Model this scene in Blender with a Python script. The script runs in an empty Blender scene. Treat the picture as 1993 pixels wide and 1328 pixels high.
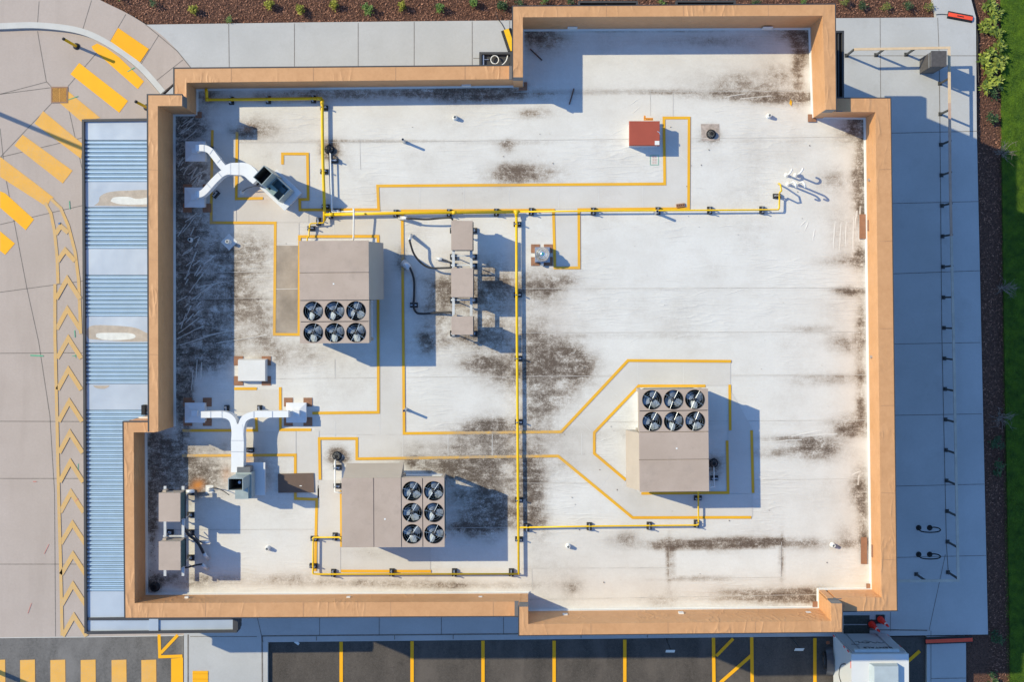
import bpy, math, random
import numpy as np
from mathutils import Vector, Matrix
random.seed(7); np.random.seed(7)
R = math.radians
scene = bpy.context.scene
C = scene.collection

# ------------------------------------------------------------------ camera
ZC = 44.0; F = 2213.0; U0 = 1030.0; V0 = 600.0      # drone height, focal length in photo pixels, point below the drone
cam = bpy.data.cameras.new('camera'); cam_o = bpy.data.objects.new('camera', cam); C.objects.link(cam_o)
cam_o.location = (0, 0, ZC); cam_o.rotation_euler = (0, 0, 0)
cam.sensor_width = 36; cam.lens = 36 * F / 1993
cam.shift_x = -(U0 - 996.5) / 1993; cam.shift_y = -(664 - V0) / 1993
cam.clip_end = 500; scene.camera = cam_o
# ------------------------------------------------------------------ light
SX, SY = 1.17, -0.4875                               # ground shift of a shadow per metre of height
d = Vector((SX, SY, -1)).normalized()
elev = math.asin(-d.z)
world = bpy.data.worlds.new('World'); scene.world = world; world.use_nodes = True
wn = world.node_tree.nodes; wl = world.node_tree.links
bg = wn.get('Background'); sky = wn.new('ShaderNodeTexSky'); sky.sky_type = 'NISHITA'; sky.sun_disc = False
sky.sun_elevation = elev; sky.sun_rotation = math.atan2(-SX, -SY); sky.ozone_density = 3.2; sky.air_density = 1.0; sky.dust_density = 0.3
tint = wn.new('ShaderNodeMix'); tint.data_type = 'RGBA'; tint.blend_type = 'MULTIPLY'; tint.inputs[0].default_value = 1.0; tint.inputs[7].default_value = (0.85, 1.05, 1.20, 1)
wl.new(sky.outputs[0], tint.inputs[6]); wl.new(tint.outputs[2], bg.inputs[0]); bg.inputs[1].default_value = 0.15
sl = bpy.data.lights.new('sun', 'SUN'); sl.energy = 3.95; sl.angle = R(0.5); sl.color = (1.0, 0.895, 0.61)
so = bpy.data.objects.new('sun', sl); C.objects.link(so); so.location = (-30, 20, 60)
so.rotation_euler = d.to_track_quat('-Z', 'Y').to_euler()
scene.view_settings.view_transform = 'Standard'; scene.view_settings.look = 'None'
scene.view_settings.exposure = 0.28; scene.view_settings.gamma = 1.0; scene.view_settings.use_curve_mapping = False

# ------------------------------------------------------------------ helpers
def P(u, v, z=0.0):
    k = (ZC - z) / F
    return Vector(((u - U0) * k, -(v - V0) * k, z))
HR = 6.1; HL = 7.3; HT = 7.8; SW = 0.13              # roof, low parapet, tall parapet, pavement
def PR(u, v, h=0.0): return P(u, v, HR + h)

def newmat(name):
    m = bpy.data.materials.new(name); m.use_nodes = True
    nt = m.node_tree; b = nt.nodes['Principled BSDF']; return m, nt, b
def N(nt, t, **kw):
    n = nt.nodes.new(t)
    for k, v in kw.items(): setattr(n, k, v)
    return n
def coords(nt, scale=(1, 1, 1), rot=0.0):
    g = N(nt, 'ShaderNodeNewGeometry'); mp = N(nt, 'ShaderNodeMapping')
    nt.links.new(g.outputs['Position'], mp.inputs[0]); mp.inputs['Scale'].default_value = scale
    mp.inputs['Rotation'].default_value = (0, 0, rot); return mp.outputs[0]
def noise(nt, vec, scale, detail=4, rough=0.55):
    n = N(nt, 'ShaderNodeTexNoise'); n.inputs['Scale'].default_value = scale; n.inputs['Detail'].default_value = detail
    n.inputs['Roughness'].default_value = rough; nt.links.new(vec, n.inputs['Vector']); return n.outputs[0]
def ramp(nt, fac, a, b, ca=0.0, cb=1.0):
    r = N(nt, 'ShaderNodeMapRange'); r.inputs[1].default_value = a; r.inputs[2].default_value = b
    r.inputs[3].default_value = ca; r.inputs[4].default_value = cb; nt.links.new(fac, r.inputs[0]); return r.outputs[0]
def mixc(nt, fac, a, b, bt='MIX'):
    m = N(nt, 'ShaderNodeMix'); m.data_type = 'RGBA'; m.blend_type = bt
    if hasattr(fac, 'links') or hasattr(fac, 'node'): nt.links.new(fac, m.inputs[0])
    else: m.inputs[0].default_value = fac
    for s, i in ((a, 6), (b, 7)):
        if isinstance(s, tuple): m.inputs[i].default_value = (*s[:3], 1)
        else: nt.links.new(s, m.inputs[i])
    return m.outputs[2]
def mth(nt, op, a, b=None, clamp=False):
    m = N(nt, 'ShaderNodeMath', operation=op); m.use_clamp = clamp
    for s, i in ((a, 0), (b, 1)):
        if s is None: continue
        if isinstance(s, (int, float)): m.inputs[i].default_value = s
        else: nt.links.new(s, m.inputs[i])
    return m.outputs[0]
def bump(nt, b, h, strength, dist=0.02):
    bn = N(nt, 'ShaderNodeBump'); bn.inputs['Strength'].default_value = strength; bn.inputs['Distance'].default_value = dist
    nt.links.new(h, bn.inputs['Height']); nt.links.new(bn.outputs[0], b.inputs['Normal'])
MATS = {}
def M(name, col, rough=0.7, metal=0.0, var=0.12, scale=3.0, bmp=0.0, bscale=20.0, dirt=None, spec=0.4):
    """plain procedural material: two-scale tone variation, optional dirt and bump"""
    if name in MATS: return MATS[name]
    m, nt, b = newmat(name); v = coords(nt)
    n1 = noise(nt, v, scale, 6, 0.65)
    lo = tuple(c * (1 - var) for c in col); hi = tuple(min(1, c * (1 + var)) for c in col)
    c = mixc(nt, ramp(nt, n1, 0.3, 0.7), lo, hi)
    if dirt:
        n2 = noise(nt, v, scale * 0.35, 8, 0.7)
        c = mixc(nt, ramp(nt, n2, 0.52, 0.72, 0, dirt[3]), c, dirt[:3])
    nt.links.new(c, b.inputs['Base Color']); b.inputs['Roughness'].default_value = rough; b.inputs['Metallic'].default_value = metal
    b.inputs['Specular IOR Level'].default_value = spec
    if bmp: bump(nt, b, noise(nt, v, bscale, 5), bmp)
    MATS[name] = m; return m

class MB:
    def __init__(s): s.v = []; s.f = []; s.mi = []
    def face(s, pts, mi=0):
        i = len(s.v); s.v += [tuple(p) for p in pts]; s.f.append(tuple(range(i, i + len(pts)))); s.mi.append(mi)
    def prism(s, poly, z0, z1, mi=0):
        """poly: list of (x, y), any winding"""
        a = sum(poly[i][0] * poly[(i + 1) % len(poly)][1] - poly[(i + 1) % len(poly)][0] * poly[i][1] for i in range(len(poly)))
        if a < 0: poly = poly[::-1]
        n = len(poly); i = len(s.v)
        s.v += [(p[0], p[1], z0) for p in poly] + [(p[0], p[1], z1) for p in poly]
        s.f.append(tuple(range(i + n - 1, i - 1, -1))); s.f.append(tuple(range(i + n, i + 2 * n))); s.mi += [mi, mi]
        for k in range(n):
            s.f.append((i + k, i + (k + 1) % n, i + n + (k + 1) % n, i + n + k)); s.mi.append(mi)
    def box(s, x0, y0, z0, x1, y1, z1, mi=0):
        s.prism([(min(x0, x1), min(y0, y1)), (max(x0, x1), min(y0, y1)), (max(x0, x1), max(y0, y1)), (min(x0, x1), max(y0, y1))], min(z0, z1), max(z0, z1), mi)
    def hexa(s, lo, hi, mi=0):
        """lo, hi: 4 points each, ccw from above"""
        i = len(s.v); s.v += [tuple(p) for p in lo] + [tuple(p) for p in hi]
        for f in ((3, 2, 1, 0), (4, 5, 6, 7), (0, 1, 5, 4), (1, 2, 6, 5), (2, 3, 7, 6), (3, 0, 4, 7)):
            s.f.append(tuple(i + k for k in f)); s.mi.append(mi)
    def tube(s, pts, r, n=8, mi=0, caps=True):
        pts = [Vector(p) for p in pts]; rs = r if isinstance(r, (list, tuple)) else [r] * len(pts)
        rings = []; up = None
        for k, p in enumerate(pts):
            if k == 0: t = pts[1] - p
            elif k == len(pts) - 1: t = p - pts[k - 1]
            else: t = (pts[k + 1] - p).normalized() + (p - pts[k - 1]).normalized()
            if t.length < 1e-9: t = Vector((0, 0, 1))
            t.normalize()
            if up is None: up = Vector((0, 0, 1)) if abs(t.z) < 0.9 else Vector((1, 0, 0))
            x = up - t * up.dot(t)
            if x.length < 1e-4: x = Vector((1, 0, 0)) - t * t.x
            x.normalize(); y = t.cross(x); up = x
            i = len(s.v)
            for q in range(n):
                a = 2 * math.pi * q / n; s.v.append(tuple(p + (x * math.cos(a) + y * math.sin(a)) * rs[k]))
            rings.append(i)
        for a, b_ in zip(rings, rings[1:]):
            for q in range(n):
                s.f.append((a + q, a + (q + 1) % n, b_ + (q + 1) % n, b_ + q)); s.mi.append(mi)
        if caps:
            s.f.append(tuple(rings[0] + q for q in range(n))[::-1]); s.f.append(tuple(rings[-1] + q for q in range(n))); s.mi += [mi, mi]
    def lathe(s, prof, cx, cy, n=24, mi=0):
        """prof: (r, z) from bottom to top"""
        rings = []
        for r_, z in prof:
            i = len(s.v); rings.append(i)
            for q in range(n):
                a = 2 * math.pi * q / n; s.v.append((cx + r_ * math.cos(a), cy + r_ * math.sin(a), z))
        for a, b_ in zip(rings, rings[1:]):
            for q in range(n):
                s.f.append((a + q, a + (q + 1) % n, b_ + (q + 1) % n, b_ + q)); s.mi.append(mi)
        s.f.append(tuple(rings[-1] + q for q in range(n))); s.mi.append(mi)
    def strip(s, pts, w, z, mi=0, closed=False, th=0.0):
        """flat band along world points with mitred corners; th > 0 makes it solid below z"""
        pts = [Vector((p[0], p[1])) for p in pts]; L = []; Rr = []
        ws = w if isinstance(w, (list, tuple)) else [w] * len(pts)
        n = len(pts)
        for k, p in enumerate(pts):
            d0 = (p - pts[k - 1]).normalized() if k > 0 or closed else None
            d1 = (pts[(k + 1) % n] - p).normalized() if k < n - 1 or closed else None
            if d0 is None: d0 = d1
            if d1 is None: d1 = d0
            t = (d0 + d1).normalized(); nn = Vector((-t.y, t.x)); c = max(0.4, nn.dot(Vector((-d1.y, d1.x))))
            L.append(p + nn * ws[k] / 2 / c); Rr.append(p - nn * ws[k] / 2 / c)
        rng = range(n if closed else n - 1)
        for k in rng:
            q = (k + 1) % n
            if th: s.hexa([(*Rr[k], z - th), (*Rr[q], z - th), (*L[q], z - th), (*L[k], z - th)], [(*Rr[k], z), (*Rr[q], z), (*L[q], z), (*L[k], z)], mi)
            else: s.face([(*Rr[k], z), (*Rr[q], z), (*L[q], z), (*L[k], z)], mi)
    def build(s, name, mats, parent=None, smooth=False):
        me = bpy.data.meshes.new(name); me.from_pydata(s.v, [], s.f); me.update()
        if not isinstance(mats, (list, tuple)): mats = [mats]
        for m in mats: me.materials.append(m)
        if len(mats) > 1: me.polygons.foreach_set('material_index', s.mi)
        if smooth: me.polygons.foreach_set('use_smooth', [True] * len(me.polygons))
        o = bpy.data.objects.new(name, me); C.objects.link(o)
        if parent is not None: o.parent = parent
        return o
def tag(o, label=None, cat=None, group=None, kind=None):
    if label: o['label'] = label
    if cat: o['category'] = cat
    if group: o['group'] = group
    if kind: o['kind'] = kind
    return o
def thing(name, label, cat, loc=(0, 0, 0), rz=0.0, group=None):
    o = bpy.data.objects.new(name, None); C.objects.link(o); o.location = loc; o.rotation_euler = (0, 0, rz); o.empty_display_size = 0.3
    return tag(o, label, cat, group)
def dup(root, loc, rz, label=None, group=None):
    kids = {}
    for o in bpy.data.objects:
        if o.parent: kids.setdefault(o.parent, []).append(o)
    def cp(o, par):
        c = o.copy(); C.objects.link(c); c.parent = par
        for k in kids.get(o, []): cp(k, c)
        return c
    r = cp(root, None); r.location = loc; r.rotation_euler = (0, 0, rz)
    if label: r['label'] = label
    if group: r['group'] = group
    return r
def split(mb, name, mat, parent):
    """every connected piece becomes a part of its own"""
    n = len(mb.v); par_ = list(range(n))
    def fnd(a):
        while par_[a] != a: par_[a] = par_[par_[a]]; a = par_[a]
        return a
    for f in mb.f:
        for k in f[1:]: par_[fnd(k)] = fnd(f[0])
    grp = {}
    for f in mb.f: grp.setdefault(fnd(f[0]), []).append(f)
    for fs in grp.values():
        q = MB(); mp_ = {}
        for f in fs:
            q.f.append(tuple(mp_.setdefault(k, len(mp_)) for k in f)); q.mi.append(0)
        q.v = [mb.v[k] for k in sorted(mp_, key=mp_.get)]; q.build(name, mat, parent)
def struct(o): o['kind'] = 'structure'; return o
def poly_px(pts, z): return [tuple(P(u, v, z)[:2]) for u, v in pts]
def sample(pts, n=6):
    """Catmull-Rom through points (any dimension)"""
    pts = [Vector(p) for p in pts]; out = []
    for i in range(len(pts) - 1):
        p0 = pts[max(i - 1, 0)]; p1 = pts[i]; p2 = pts[i + 1]; p3 = pts[min(i + 2, len(pts) - 1)]
        for k in range(n):
            t = k / n
            out.append(0.5 * ((2 * p1) + (p2 - p0) * t + (2 * p0 - 5 * p1 + 4 * p2 - p3) * t * t + (3 * p1 - p0 - 3 * p2 + p3) * t ** 3))
    out.append(pts[-1]); return out

# ------------------------------------------------------------------ materials
concrete_tan, nt, b = newmat('drive concrete'); v = coords(nt)
c = mixc(nt, ramp(nt, noise(nt, v, 0.35, 6, 0.6), 0.35, 0.65), (0.436, 0.363, 0.324), (0.490, 0.414, 0.376))
c = mixc(nt, ramp(nt, noise(nt, coords(nt, (1.1, 0.16, 1), 0.12), 1.3, 6, 0.65), 0.5, 0.74, 0, 0.38), c, (0.343, 0.281, 0.249))
c = mixc(nt, ramp(nt, noise(nt, v, 12, 6, 0.85), 0.35, 0.75, 0, 0.5), c, (0.353, 0.294, 0.263))
c = mixc(nt, ramp(nt, noise(nt, v, 2.2, 8, 0.75), 0.66, 0.76, 0, 0.4), c, (0.294, 0.239, 0.216))
nt.links.new(c, b.inputs['Base Color']); b.inputs['Roughness'].default_value = 0.85; bump(nt, b, noise(nt, v, 60, 4), 0.12)
MATS['drive concrete'] = concrete_tan
concrete, nt, b = newmat('pavement concrete'); v = coords(nt)
c = mixc(nt, ramp(nt, noise(nt, v, 0.5, 6, 0.6), 0.35, 0.65), (0.440, 0.441, 0.446), (0.497, 0.498, 0.508))
c = mixc(nt, ramp(nt, noise(nt, v, 13, 6, 0.85), 0.38, 0.75, 0, 0.4), c, (0.370, 0.365, 0.366))
c = mixc(nt, ramp(nt, noise(nt, v, 1.1, 6, 0.7), 0.56, 0.72, 0, 0.4), c, (0.361, 0.352, 0.351))
nt.links.new(c, b.inputs['Base Color']); b.inputs['Roughness'].default_value = 0.85; bump(nt, b, noise(nt, v, 60, 4), 0.12)
MATS['pavement concrete'] = concrete
kerb_m = M('kerb concrete', (0.55, 0.54, 0.52), 0.85, var=0.06, scale=2, bmp=0.1)
joint_m = M('joint', (0.19, 0.17, 0.155), 0.9, var=0.3, scale=8)
tan_m, nt, b = newmat('tan membrane')
v = coords(nt, (1, 1, 1), 0.6)
v2 = coords(nt, (1.5, 0.45, 1), 0.75)
n1 = noise(nt, v2, 1.5, 2, 0.5); nd = noise(nt, v, 0.6, 3)
wr = mth(nt, 'POWER', mth(nt, 'SUBTRACT', 1.0, mth(nt, 'ABSOLUTE', mth(nt, 'MULTIPLY', mth(nt, 'SUBTRACT', n1, 0.5), 9.0)), True), 2.0)
wr = mth(nt, 'MULTIPLY', wr, ramp(nt, nd, 0.46, 0.66))
nf = noise(nt, v, 2.2, 5, 0.6)
c = mixc(nt, ramp(nt, mth(nt, 'ADD', mth(nt, 'MULTIPLY', nf, .5), mth(nt, 'MULTIPLY', noise(nt, v, 9, 6, .8), .5)), 0.36, 0.64), (0.53, 0.268, 0.116), (0.625, 0.33, 0.152))
nt.links.new(c, b.inputs['Base Color']); b.inputs['Roughness'].default_value = 0.55
hh = mth(nt, 'ADD', mth(nt, 'MULTIPLY', wr, 1.0), mth(nt, 'MULTIPLY', nf, 0.35))
bump(nt, b, hh, 0.36, 0.05)
MATS['tan membrane'] = tan_m
brown_pad = M('brown pad', (0.29, 0.145, 0.085), 0.8, var=0.15, scale=6)
fascia = M('dark fascia', (0.055, 0.055, 0.06), 0.5, var=0.1)
greyflash = M('grey flashing', (0.16, 0.165, 0.175), 0.5, metal=0.3, var=0.08)
wallm = M('stucco wall', (0.42, 0.31, 0.22), 0.9, var=0.08, bmp=0.2, bscale=40)
stone = M('stone base', (0.30, 0.27, 0.24), 0.9, var=0.3, scale=4, bmp=0.3, bscale=10)
glass = M('dark glass', (0.03, 0.045, 0.055), 0.06, var=0.1, spec=0.8)
white_mem = M('white membrane', (0.69, 0.68, 0.66), 0.6, var=0.04, scale=3, bmp=0.15, bscale=6)
mat_m = M('walkway mat', (0.60, 0.565, 0.525), 0.8, var=0.05, scale=1.5, bmp=0.15, bscale=70, dirt=(0.46, 0.41, 0.365, 0.4))
mat_dirty = M('dirty walkway mat', (0.33, 0.275, 0.225), 0.85, var=0.35, scale=0.9, bmp=0.15, bscale=50, dirt=(0.24, 0.19, 0.15, 0.7))
tape = M('yellow tape', (0.70, 0.375, 0.012), 0.6, var=0.06, scale=2, dirt=(0.45, 0.26, 0.03, 0.5))
roadyel = M('road yellow', (0.90, 0.43, 0.006), 0.7, var=0.04, scale=2, bmp=0.1, bscale=80, dirt=(0.74, 0.37, 0.03, 0.5))
def worn(name, a, w, amt):
    m, nt, b = newmat(name); v = coords(nt)
    c = mixc(nt, ramp(nt, noise(nt, v, 2.5, 5), 0.35, 0.65), tuple(x * .93 for x in a), a)
    f = mth(nt, 'MULTIPLY', ramp(nt, noise(nt, v, 34, 3, 0.8), 0.42, 0.66), ramp(nt, noise(nt, v, 1.6, 6, 0.7), 0.38, 0.62, amt * .35, amt))
    c = mixc(nt, f, c, w); nt.links.new(c, b.inputs['Base Color']); b.inputs['Roughness'].default_value = 0.8; return m
roadyel_pale = worn('worn road yellow', (0.80, 0.41, 0.06), (0.46, 0.39, 0.31), 0.6)
chev_m = worn('faded hatching yellow', (0.66, 0.40, 0.13), (0.46, 0.39, 0.31), 0.95)
pipe_y = M('yellow pipe', (0.80, 0.50, 0.006), 0.35, var=0.06, scale=6)
rubber = M('black rubber', (0.025, 0.025, 0.028), 0.7, var=0.2, bmp=0.2)
galv = M('galvanised', (0.55, 0.57, 0.6), 0.35, metal=0.8, var=0.12, scale=8)
rail_m = M('pale zinc rail', (0.58, 0.60, 0.62), 0.45, metal=0.15, var=0.1, scale=8)
unit_tan, nt, b = newmat('unit tan paint'); v = coords(nt)
c = mixc(nt, ramp(nt, noise(nt, v, 0.9, 5, 0.6), 0.35, 0.65), (0.426, 0.328, 0.262), (0.474, 0.370, 0.302))
c = mixc(nt, ramp(nt, noise(nt, v, 2.2, 8, 0.7), 0.52, 0.68, 0, 0.5), c, (0.360, 0.282, 0.228))
c = mixc(nt, ramp(nt, noise(nt, v, 22, 4, 0.8), 0.55, 0.75, 0, 0.4), c, (0.324, 0.241, 0.188))
nt.links.new(c, b.inputs['Base Color']); b.inputs['Roughness'].default_value = 0.5; bump(nt, b, noise(nt, v, 1.2, 3), 0.25, 0.03)
MATS['unit tan paint'] = unit_tan
unit_side = M('unit side paint', (0.43, 0.36, 0.295), 0.5, var=0.05, scale=2)
coil = M('teal coil', (0.06, 0.13, 0.14), 0.5, metal=0.4, var=0.3, scale=30)
black = M('black', (0.012, 0.012, 0.014), 0.7, var=0.3)
blade_m = M('fan blade', (0.27, 0.31, 0.36), 0.6, metal=0.45, var=0.3, scale=9)
duct_m = M('white duct', (0.76, 0.76, 0.76), 0.42, var=0.03, scale=4, dirt=(0.6, 0.56, 0.5, 0.25))
cap_m = M('white metal cap', (0.70, 0.71, 0.73), 0.45, var=0.05, scale=4)
green_m = M('green grey metal', (0.36, 0.41, 0.40), 0.42, metal=0.2, var=0.12, scale=5)
black_in = M('dark stack inside', (0.13, 0.13, 0.11), 0.8, var=0.4)  # plain dark tone for the inside of the fan stacks
pvc = M('white pvc', (0.75, 0.75, 0.73), 0.4, var=0.03)
hose_m = M('black hose', (0.03, 0.028, 0.03), 0.55, var=0.2)
red_m = M('red hatch paint', (0.36, 0.075, 0.045), 0.6, var=0.06, scale=3)
hi_yel = M('ladder yellow', (0.75, 0.30, 0.04), 0.5)
wood = M('timber rail', (0.64, 0.48, 0.32), 0.75, var=0.1, scale=5)
wood_g = M('grey timber', (0.33, 0.31, 0.28), 0.8, var=0.15, scale=5)
post_m = M('dark post', (0.055, 0.055, 0.055), 0.5, var=0.15)
cab_m = M('grey cabinet', (0.085, 0.078, 0.080), 0.7, var=0.2, scale=10, bmp=0.3, bscale=30)
deck_m = M('sky tinted metal deck', (0.44, 0.59, 0.75), 0.42, metal=0.25, var=0.06, scale=2)  # galvanised deck; the blue of the reflected sky is put into its colour
flat_m, nt, b = newmat('flat canopy panel')
v = coords(nt); c = mixc(nt, ramp(nt, noise(nt, v, 0.6, 4), 0.3, 0.7), (0.47, 0.53, 0.60), (0.58, 0.64, 0.70))
nt.links.new(c, b.inputs['Base Color']); b.inputs['Roughness'].default_value = 0.28; b.inputs['Metallic'].default_value = 0.25
bump(nt, b, noise(nt, v, 0.8, 2), 0.4, 0.1)
puddle_m = M('puddle silt', (0.42, 0.37, 0.32), 0.8, var=0.15, scale=6)
puddle_in = M('puddle white residue', (0.62, 0.64, 0.63), 0.6, var=0.12, scale=5)
orange = M('orange ramp', (0.88, 0.09, 0.04), 0.5)
red = M('cone red', (0.9, 0.03, 0.015), 0.5)
trailer_w = M('trailer white', (0.68, 0.69, 0.70), 0.3, var=0.03, scale=1)
silver = 1
chrome = M('chrome', (0.6, 0.62, 0.65), 0.15, metal=1.0)
text_m = M('black print', (0.03, 0.03, 0.035), 0.5)
# asphalt
def asphalt(name, col):
    m, nt, b = newmat(name); v = coords(nt)
    sp = noise(nt, v, 55, 2, 0.7); bl = noise(nt, coords(nt, (1, 0.35, 1)), 1.0, 5, 0.6)
    c = mixc(nt, ramp(nt, bl, 0.35, 0.68), tuple(x * 0.78 for x in col), tuple(x * 1.5 for x in col))
    c = mixc(nt, ramp(nt, sp, 0.56, 0.74, 0, 0.5), c, (0.26, 0.24, 0.22))
    c = mixc(nt, ramp(nt, noise(nt, v, 11, 6, 0.85), 0.45, 0.72, 0, 0.55), c, tuple(x * 2.1 for x in col)); c = mixc(nt, ramp(nt, noise(nt, v, 9, 5, 0.8), 0.5, 0.3, 0, 0.5), c, tuple(x * .45 for x in col))
    c = mixc(nt, ramp(nt, noise(nt, coords(nt, (1, .5, 1)), 0.8, 5, 0.6), 0.48, 0.66, 0, .6), c, tuple(x * 2.2 for x in col))
    c = mixc(nt, ramp(nt, noise(nt, v, 1.7, 7, 0.75), 0.60, 0.72, 0, .6), c, tuple(x * .45 for x in col))
    nt.links.new(c, b.inputs['Base Color']); b.inputs['Roughness'].default_value = 0.9; bump(nt, b, noise(nt, v, 70, 3), 0.5, 0.01); return m
asph = asphalt('asphalt', (0.064, 0.054, 0.048)); asph2 = asphalt('worn asphalt', (0.108, 0.102, 0.10))
# mulch, grass
mulch_m, nt, b = newmat('mulch'); v = coords(nt)
c = mixc(nt, ramp(nt, noise(nt, v, 14, 6, 0.8), 0.35, 0.65), (0.045, 0.02, 0.013), (0.19, 0.09, 0.06)); nt.links.new(c, b.inputs['Base Color']); b.inputs['Roughness'].default_value = 0.95
bump(nt, b, noise(nt, v, 20, 5), 1.0, 0.08)
chip_m, nt, b = newmat('mulch chip')
oi = N(nt, 'ShaderNodeAttribute'); oi.attribute_name = 'tone'
c = mixc(nt, oi.outputs['Fac'], (0.08, 0.03, 0.018), (0.46, 0.23, 0.15)); nt.links.new(c, b.inputs['Base Color']); b.inputs['Roughness'].default_value = 0.9
lawn_m, nt, b = newmat('lawn soil and thatch'); v = coords(nt)
c = mixc(nt, ramp(nt, noise(nt, v, 2.5, 6, 0.7), 0.35, 0.65), (0.03, 0.085, 0.002), (0.11, 0.20, 0.006)); nt.links.new(c, b.inputs['Base Color']); b.inputs['Roughness'].default_value = 0.95
bump(nt, b, noise(nt, v, 40, 4), 1.0, 0.05)
def leafmat(name, a, bcol):
    m, nt, b = newmat(name); at = N(nt, 'ShaderNodeAttribute'); at.attribute_name = 'tone'
    c = mixc(nt, at.outputs['Fac'], a, bcol); nt.links.new(c, b.inputs['Base Color']); b.inputs['Roughness'].default_value = 0.6
    return m
blade_g = leafmat('grass blade', (0.03, 0.075, 0.002), (0.15, 0.27, 0.008))
leaf_y = leafmat('yellow green leaf', (0.12, 0.14, 0.012), (0.42, 0.40, 0.04))
leaf_g = leafmat('green leaf', (0.035, 0.085, 0.015), (0.17, 0.28, 0.05))
leaf_r = leafmat('long yellow green leaf', (0.07, 0.115, 0.01), (0.36, 0.41, 0.055))
leaf_o = leafmat('olive leaf', (0.08, 0.09, 0.015), (0.26, 0.27, 0.05))
leaf_d = leafmat('dark leaf', (0.015, 0.04, 0.01), (0.06, 0.12, 0.03))
twig_m = M('twig', (0.30, 0.24, 0.19), 0.8, var=0.2)
def settone(o, tones):
    a = o.data.attributes.new('tone', 'FLOAT', 'FACE'); a.data.foreach_set('value', tones)

# ------------------------------------------------------------------ ground
ARC = sample([(-60, 58, 0), (0, 56.5, 0), (75, 55, 0), (155, 66, 0), (216, 95, 0), (268, 134, 0), (312, 183, 0)], 6)
ARC = [(p.x, p.y) for p in ARC]
BACK = [(p.x, p.y) for p in sample([(372, 133, 0), (345, 98, 0), (312, 66, 0), (282, 46, 0), (245, 24, 0), (196, 0, 0), (120, -40, 0)], 5)][1:]
def offs(pts, d_):
    out = []
    for i, p in enumerate(pts):
        a = Vector(pts[max(0, i - 1)]); b_ = Vector(pts[min(len(pts) - 1, i + 1)]); t_ = (b_ - a).normalized(); out.append((p[0] + t_.y * d_, p[1] - t_.x * d_))
    return out
def slab(name, pts, z, th, mat, px_z=None):
    mb = MB(); mb.prism(poly_px(pts, z if px_z is None else px_z), z - th, z); return struct(mb.build(name, mat))
mb = MB(); mb.face([(-160, -160, -0.06), (160, -160, -0.06), (160, 160, -0.06), (-160, 160, -0.06)]); struct(mb.build('ground', mulch_m))
# drive, parking, road
slab('driveway', [(-900, 300), (-400, 120)] + ARC + [(322, 196), (480, 196), (480, 1236), (0, 1242), (-900, 1250)], 0.0, 0.05, concrete_tan)
slab('road', [(-900, 1249.5), (0, 1242), (357, 1237.5), (357, 2300), (-900, 2300)], -0.006, 0.05, asph2)
slab('parking_lot', [(523, 1249), (1801, 1240), (1806, 2300), (523, 2300)], -0.006, 0.05, asph)
# pavements (one raised step above the drive)
slab('footpath', [(-900, 250), (-400, 80)] + offs(ARC, 8) + [(372, 133)] + BACK + [(-60, -80), (-900, 60)], SW, 0.2, concrete_tan)
slab('kerb', offs(ARC, 12) + offs(ARC, 0.5)[::-1], SW + 0.006, 0.15, kerb_m)
slab('north_pavement', [(283, 47.5), (600, 43), (1012, 39), (1012, 250), (322, 250), (322, 183), (372, 133), (345, 98), (312, 66)], SW - 0.001, 0.2, concrete)
slab('east_pavement', [(1600, 35), (1822, 33.5), (1812, -20), (1780, -120), (1850, -120), (1888, -10), (1899.5, 33), (1901, 250), (1911, 700), (1923, 1236), (1640, 1240), (1600, 1240)], SW, 0.2, concrete)
slab('south_pavement', [(358, 1150), (1700, 1150), (1700, 1238), (1628, 1239.5), (1010, 1246), (521, 1251), (521, 2300), (358, 2300)], SW - 0.002, 0.2, concrete)
slab('south_east_pavement', [(1804, 1240), (1804, 2300), (1885, 2300), (1880, 1240)], SW - 0.003, 0.2, concrete)
slab('lawn', [(1946, -300), (1950, 240), (1955, 664), (1966, 1240), (1975, 2300), (3600, 2300), (3600, -300)], 0.03, 0.08, lawn_m)
# joints
jb = MB()
def J(pts, w=0.022, z=SW + 0.004): jb.strip([P(u, v, z)[:2] for u, v in pts], w, z)
for a in ([(76, 2), (73, 44)], [(178, 0), (160, 60)], [(245, 27), (213, 82)], [(309, 68), (272, 128)], [(356, 116), (300, 160)],
          [(445, 47), (446, 131)], [(573, 45), (573, 130)], [(697, 44), (697, 130)], [(806, 42), (806, 130)], [(919, 41), (919, 128)], [(992, 40), (992, 60)],
          [(921, 113), (935, 113)], [(1713, 34), (1714, 190)], [(1825, 34), (1828, 110)], [(1650, 108), (1900, 108)], [(1734, 259), (1902, 255)],
          [(1736, 396), (1905, 392)], [(1739, 533), (1907, 527)], [(1740, 670), (1908, 667)], [(1741, 809), (1911, 806)], [(1742, 947), (1916, 943)],
          [(1744, 1086), (1919, 1082)], [(1808, 1229), (1840, 1080)], [(1733, 1192), (1733, 1230)], [(500, 1200), (512, 1251)], [(370, 1240), (500, 1240)],
          [(622, 1200), (622, 1238)], [(738, 1200), (738, 1237)], [(859, 1199), (859, 1236)], [(980, 1199), (980, 1235)],
          [(1812, 1229), (1812, 1328)], [(1812, 1322), (1880, 1321)]):
    J(a)
J([(1828, 110), (1830, 300), (1833, 640), (1842, 1060), (1846, 1120)], 0.03)
J([(510, 1239), (1000, 1235), (1640, 1226), (1805, 1228)], 0.05); J([(510, 1239), (511, 1400)], 0.05); J([(366, 1236), (366, 1400)], 0.05)
J([(283, 47), (345, 99), (371, 131)], 0.03)
for a in ([(616 - 500 + 500, 1240), (616, 1248)], [(768, 1238), (768, 1246)], [(882, 1237), (882, 1245)], [(1131, 1236), (1131, 1243)], [(1260, 1234), (1260, 1242)]): J(a, 0.03)
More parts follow.
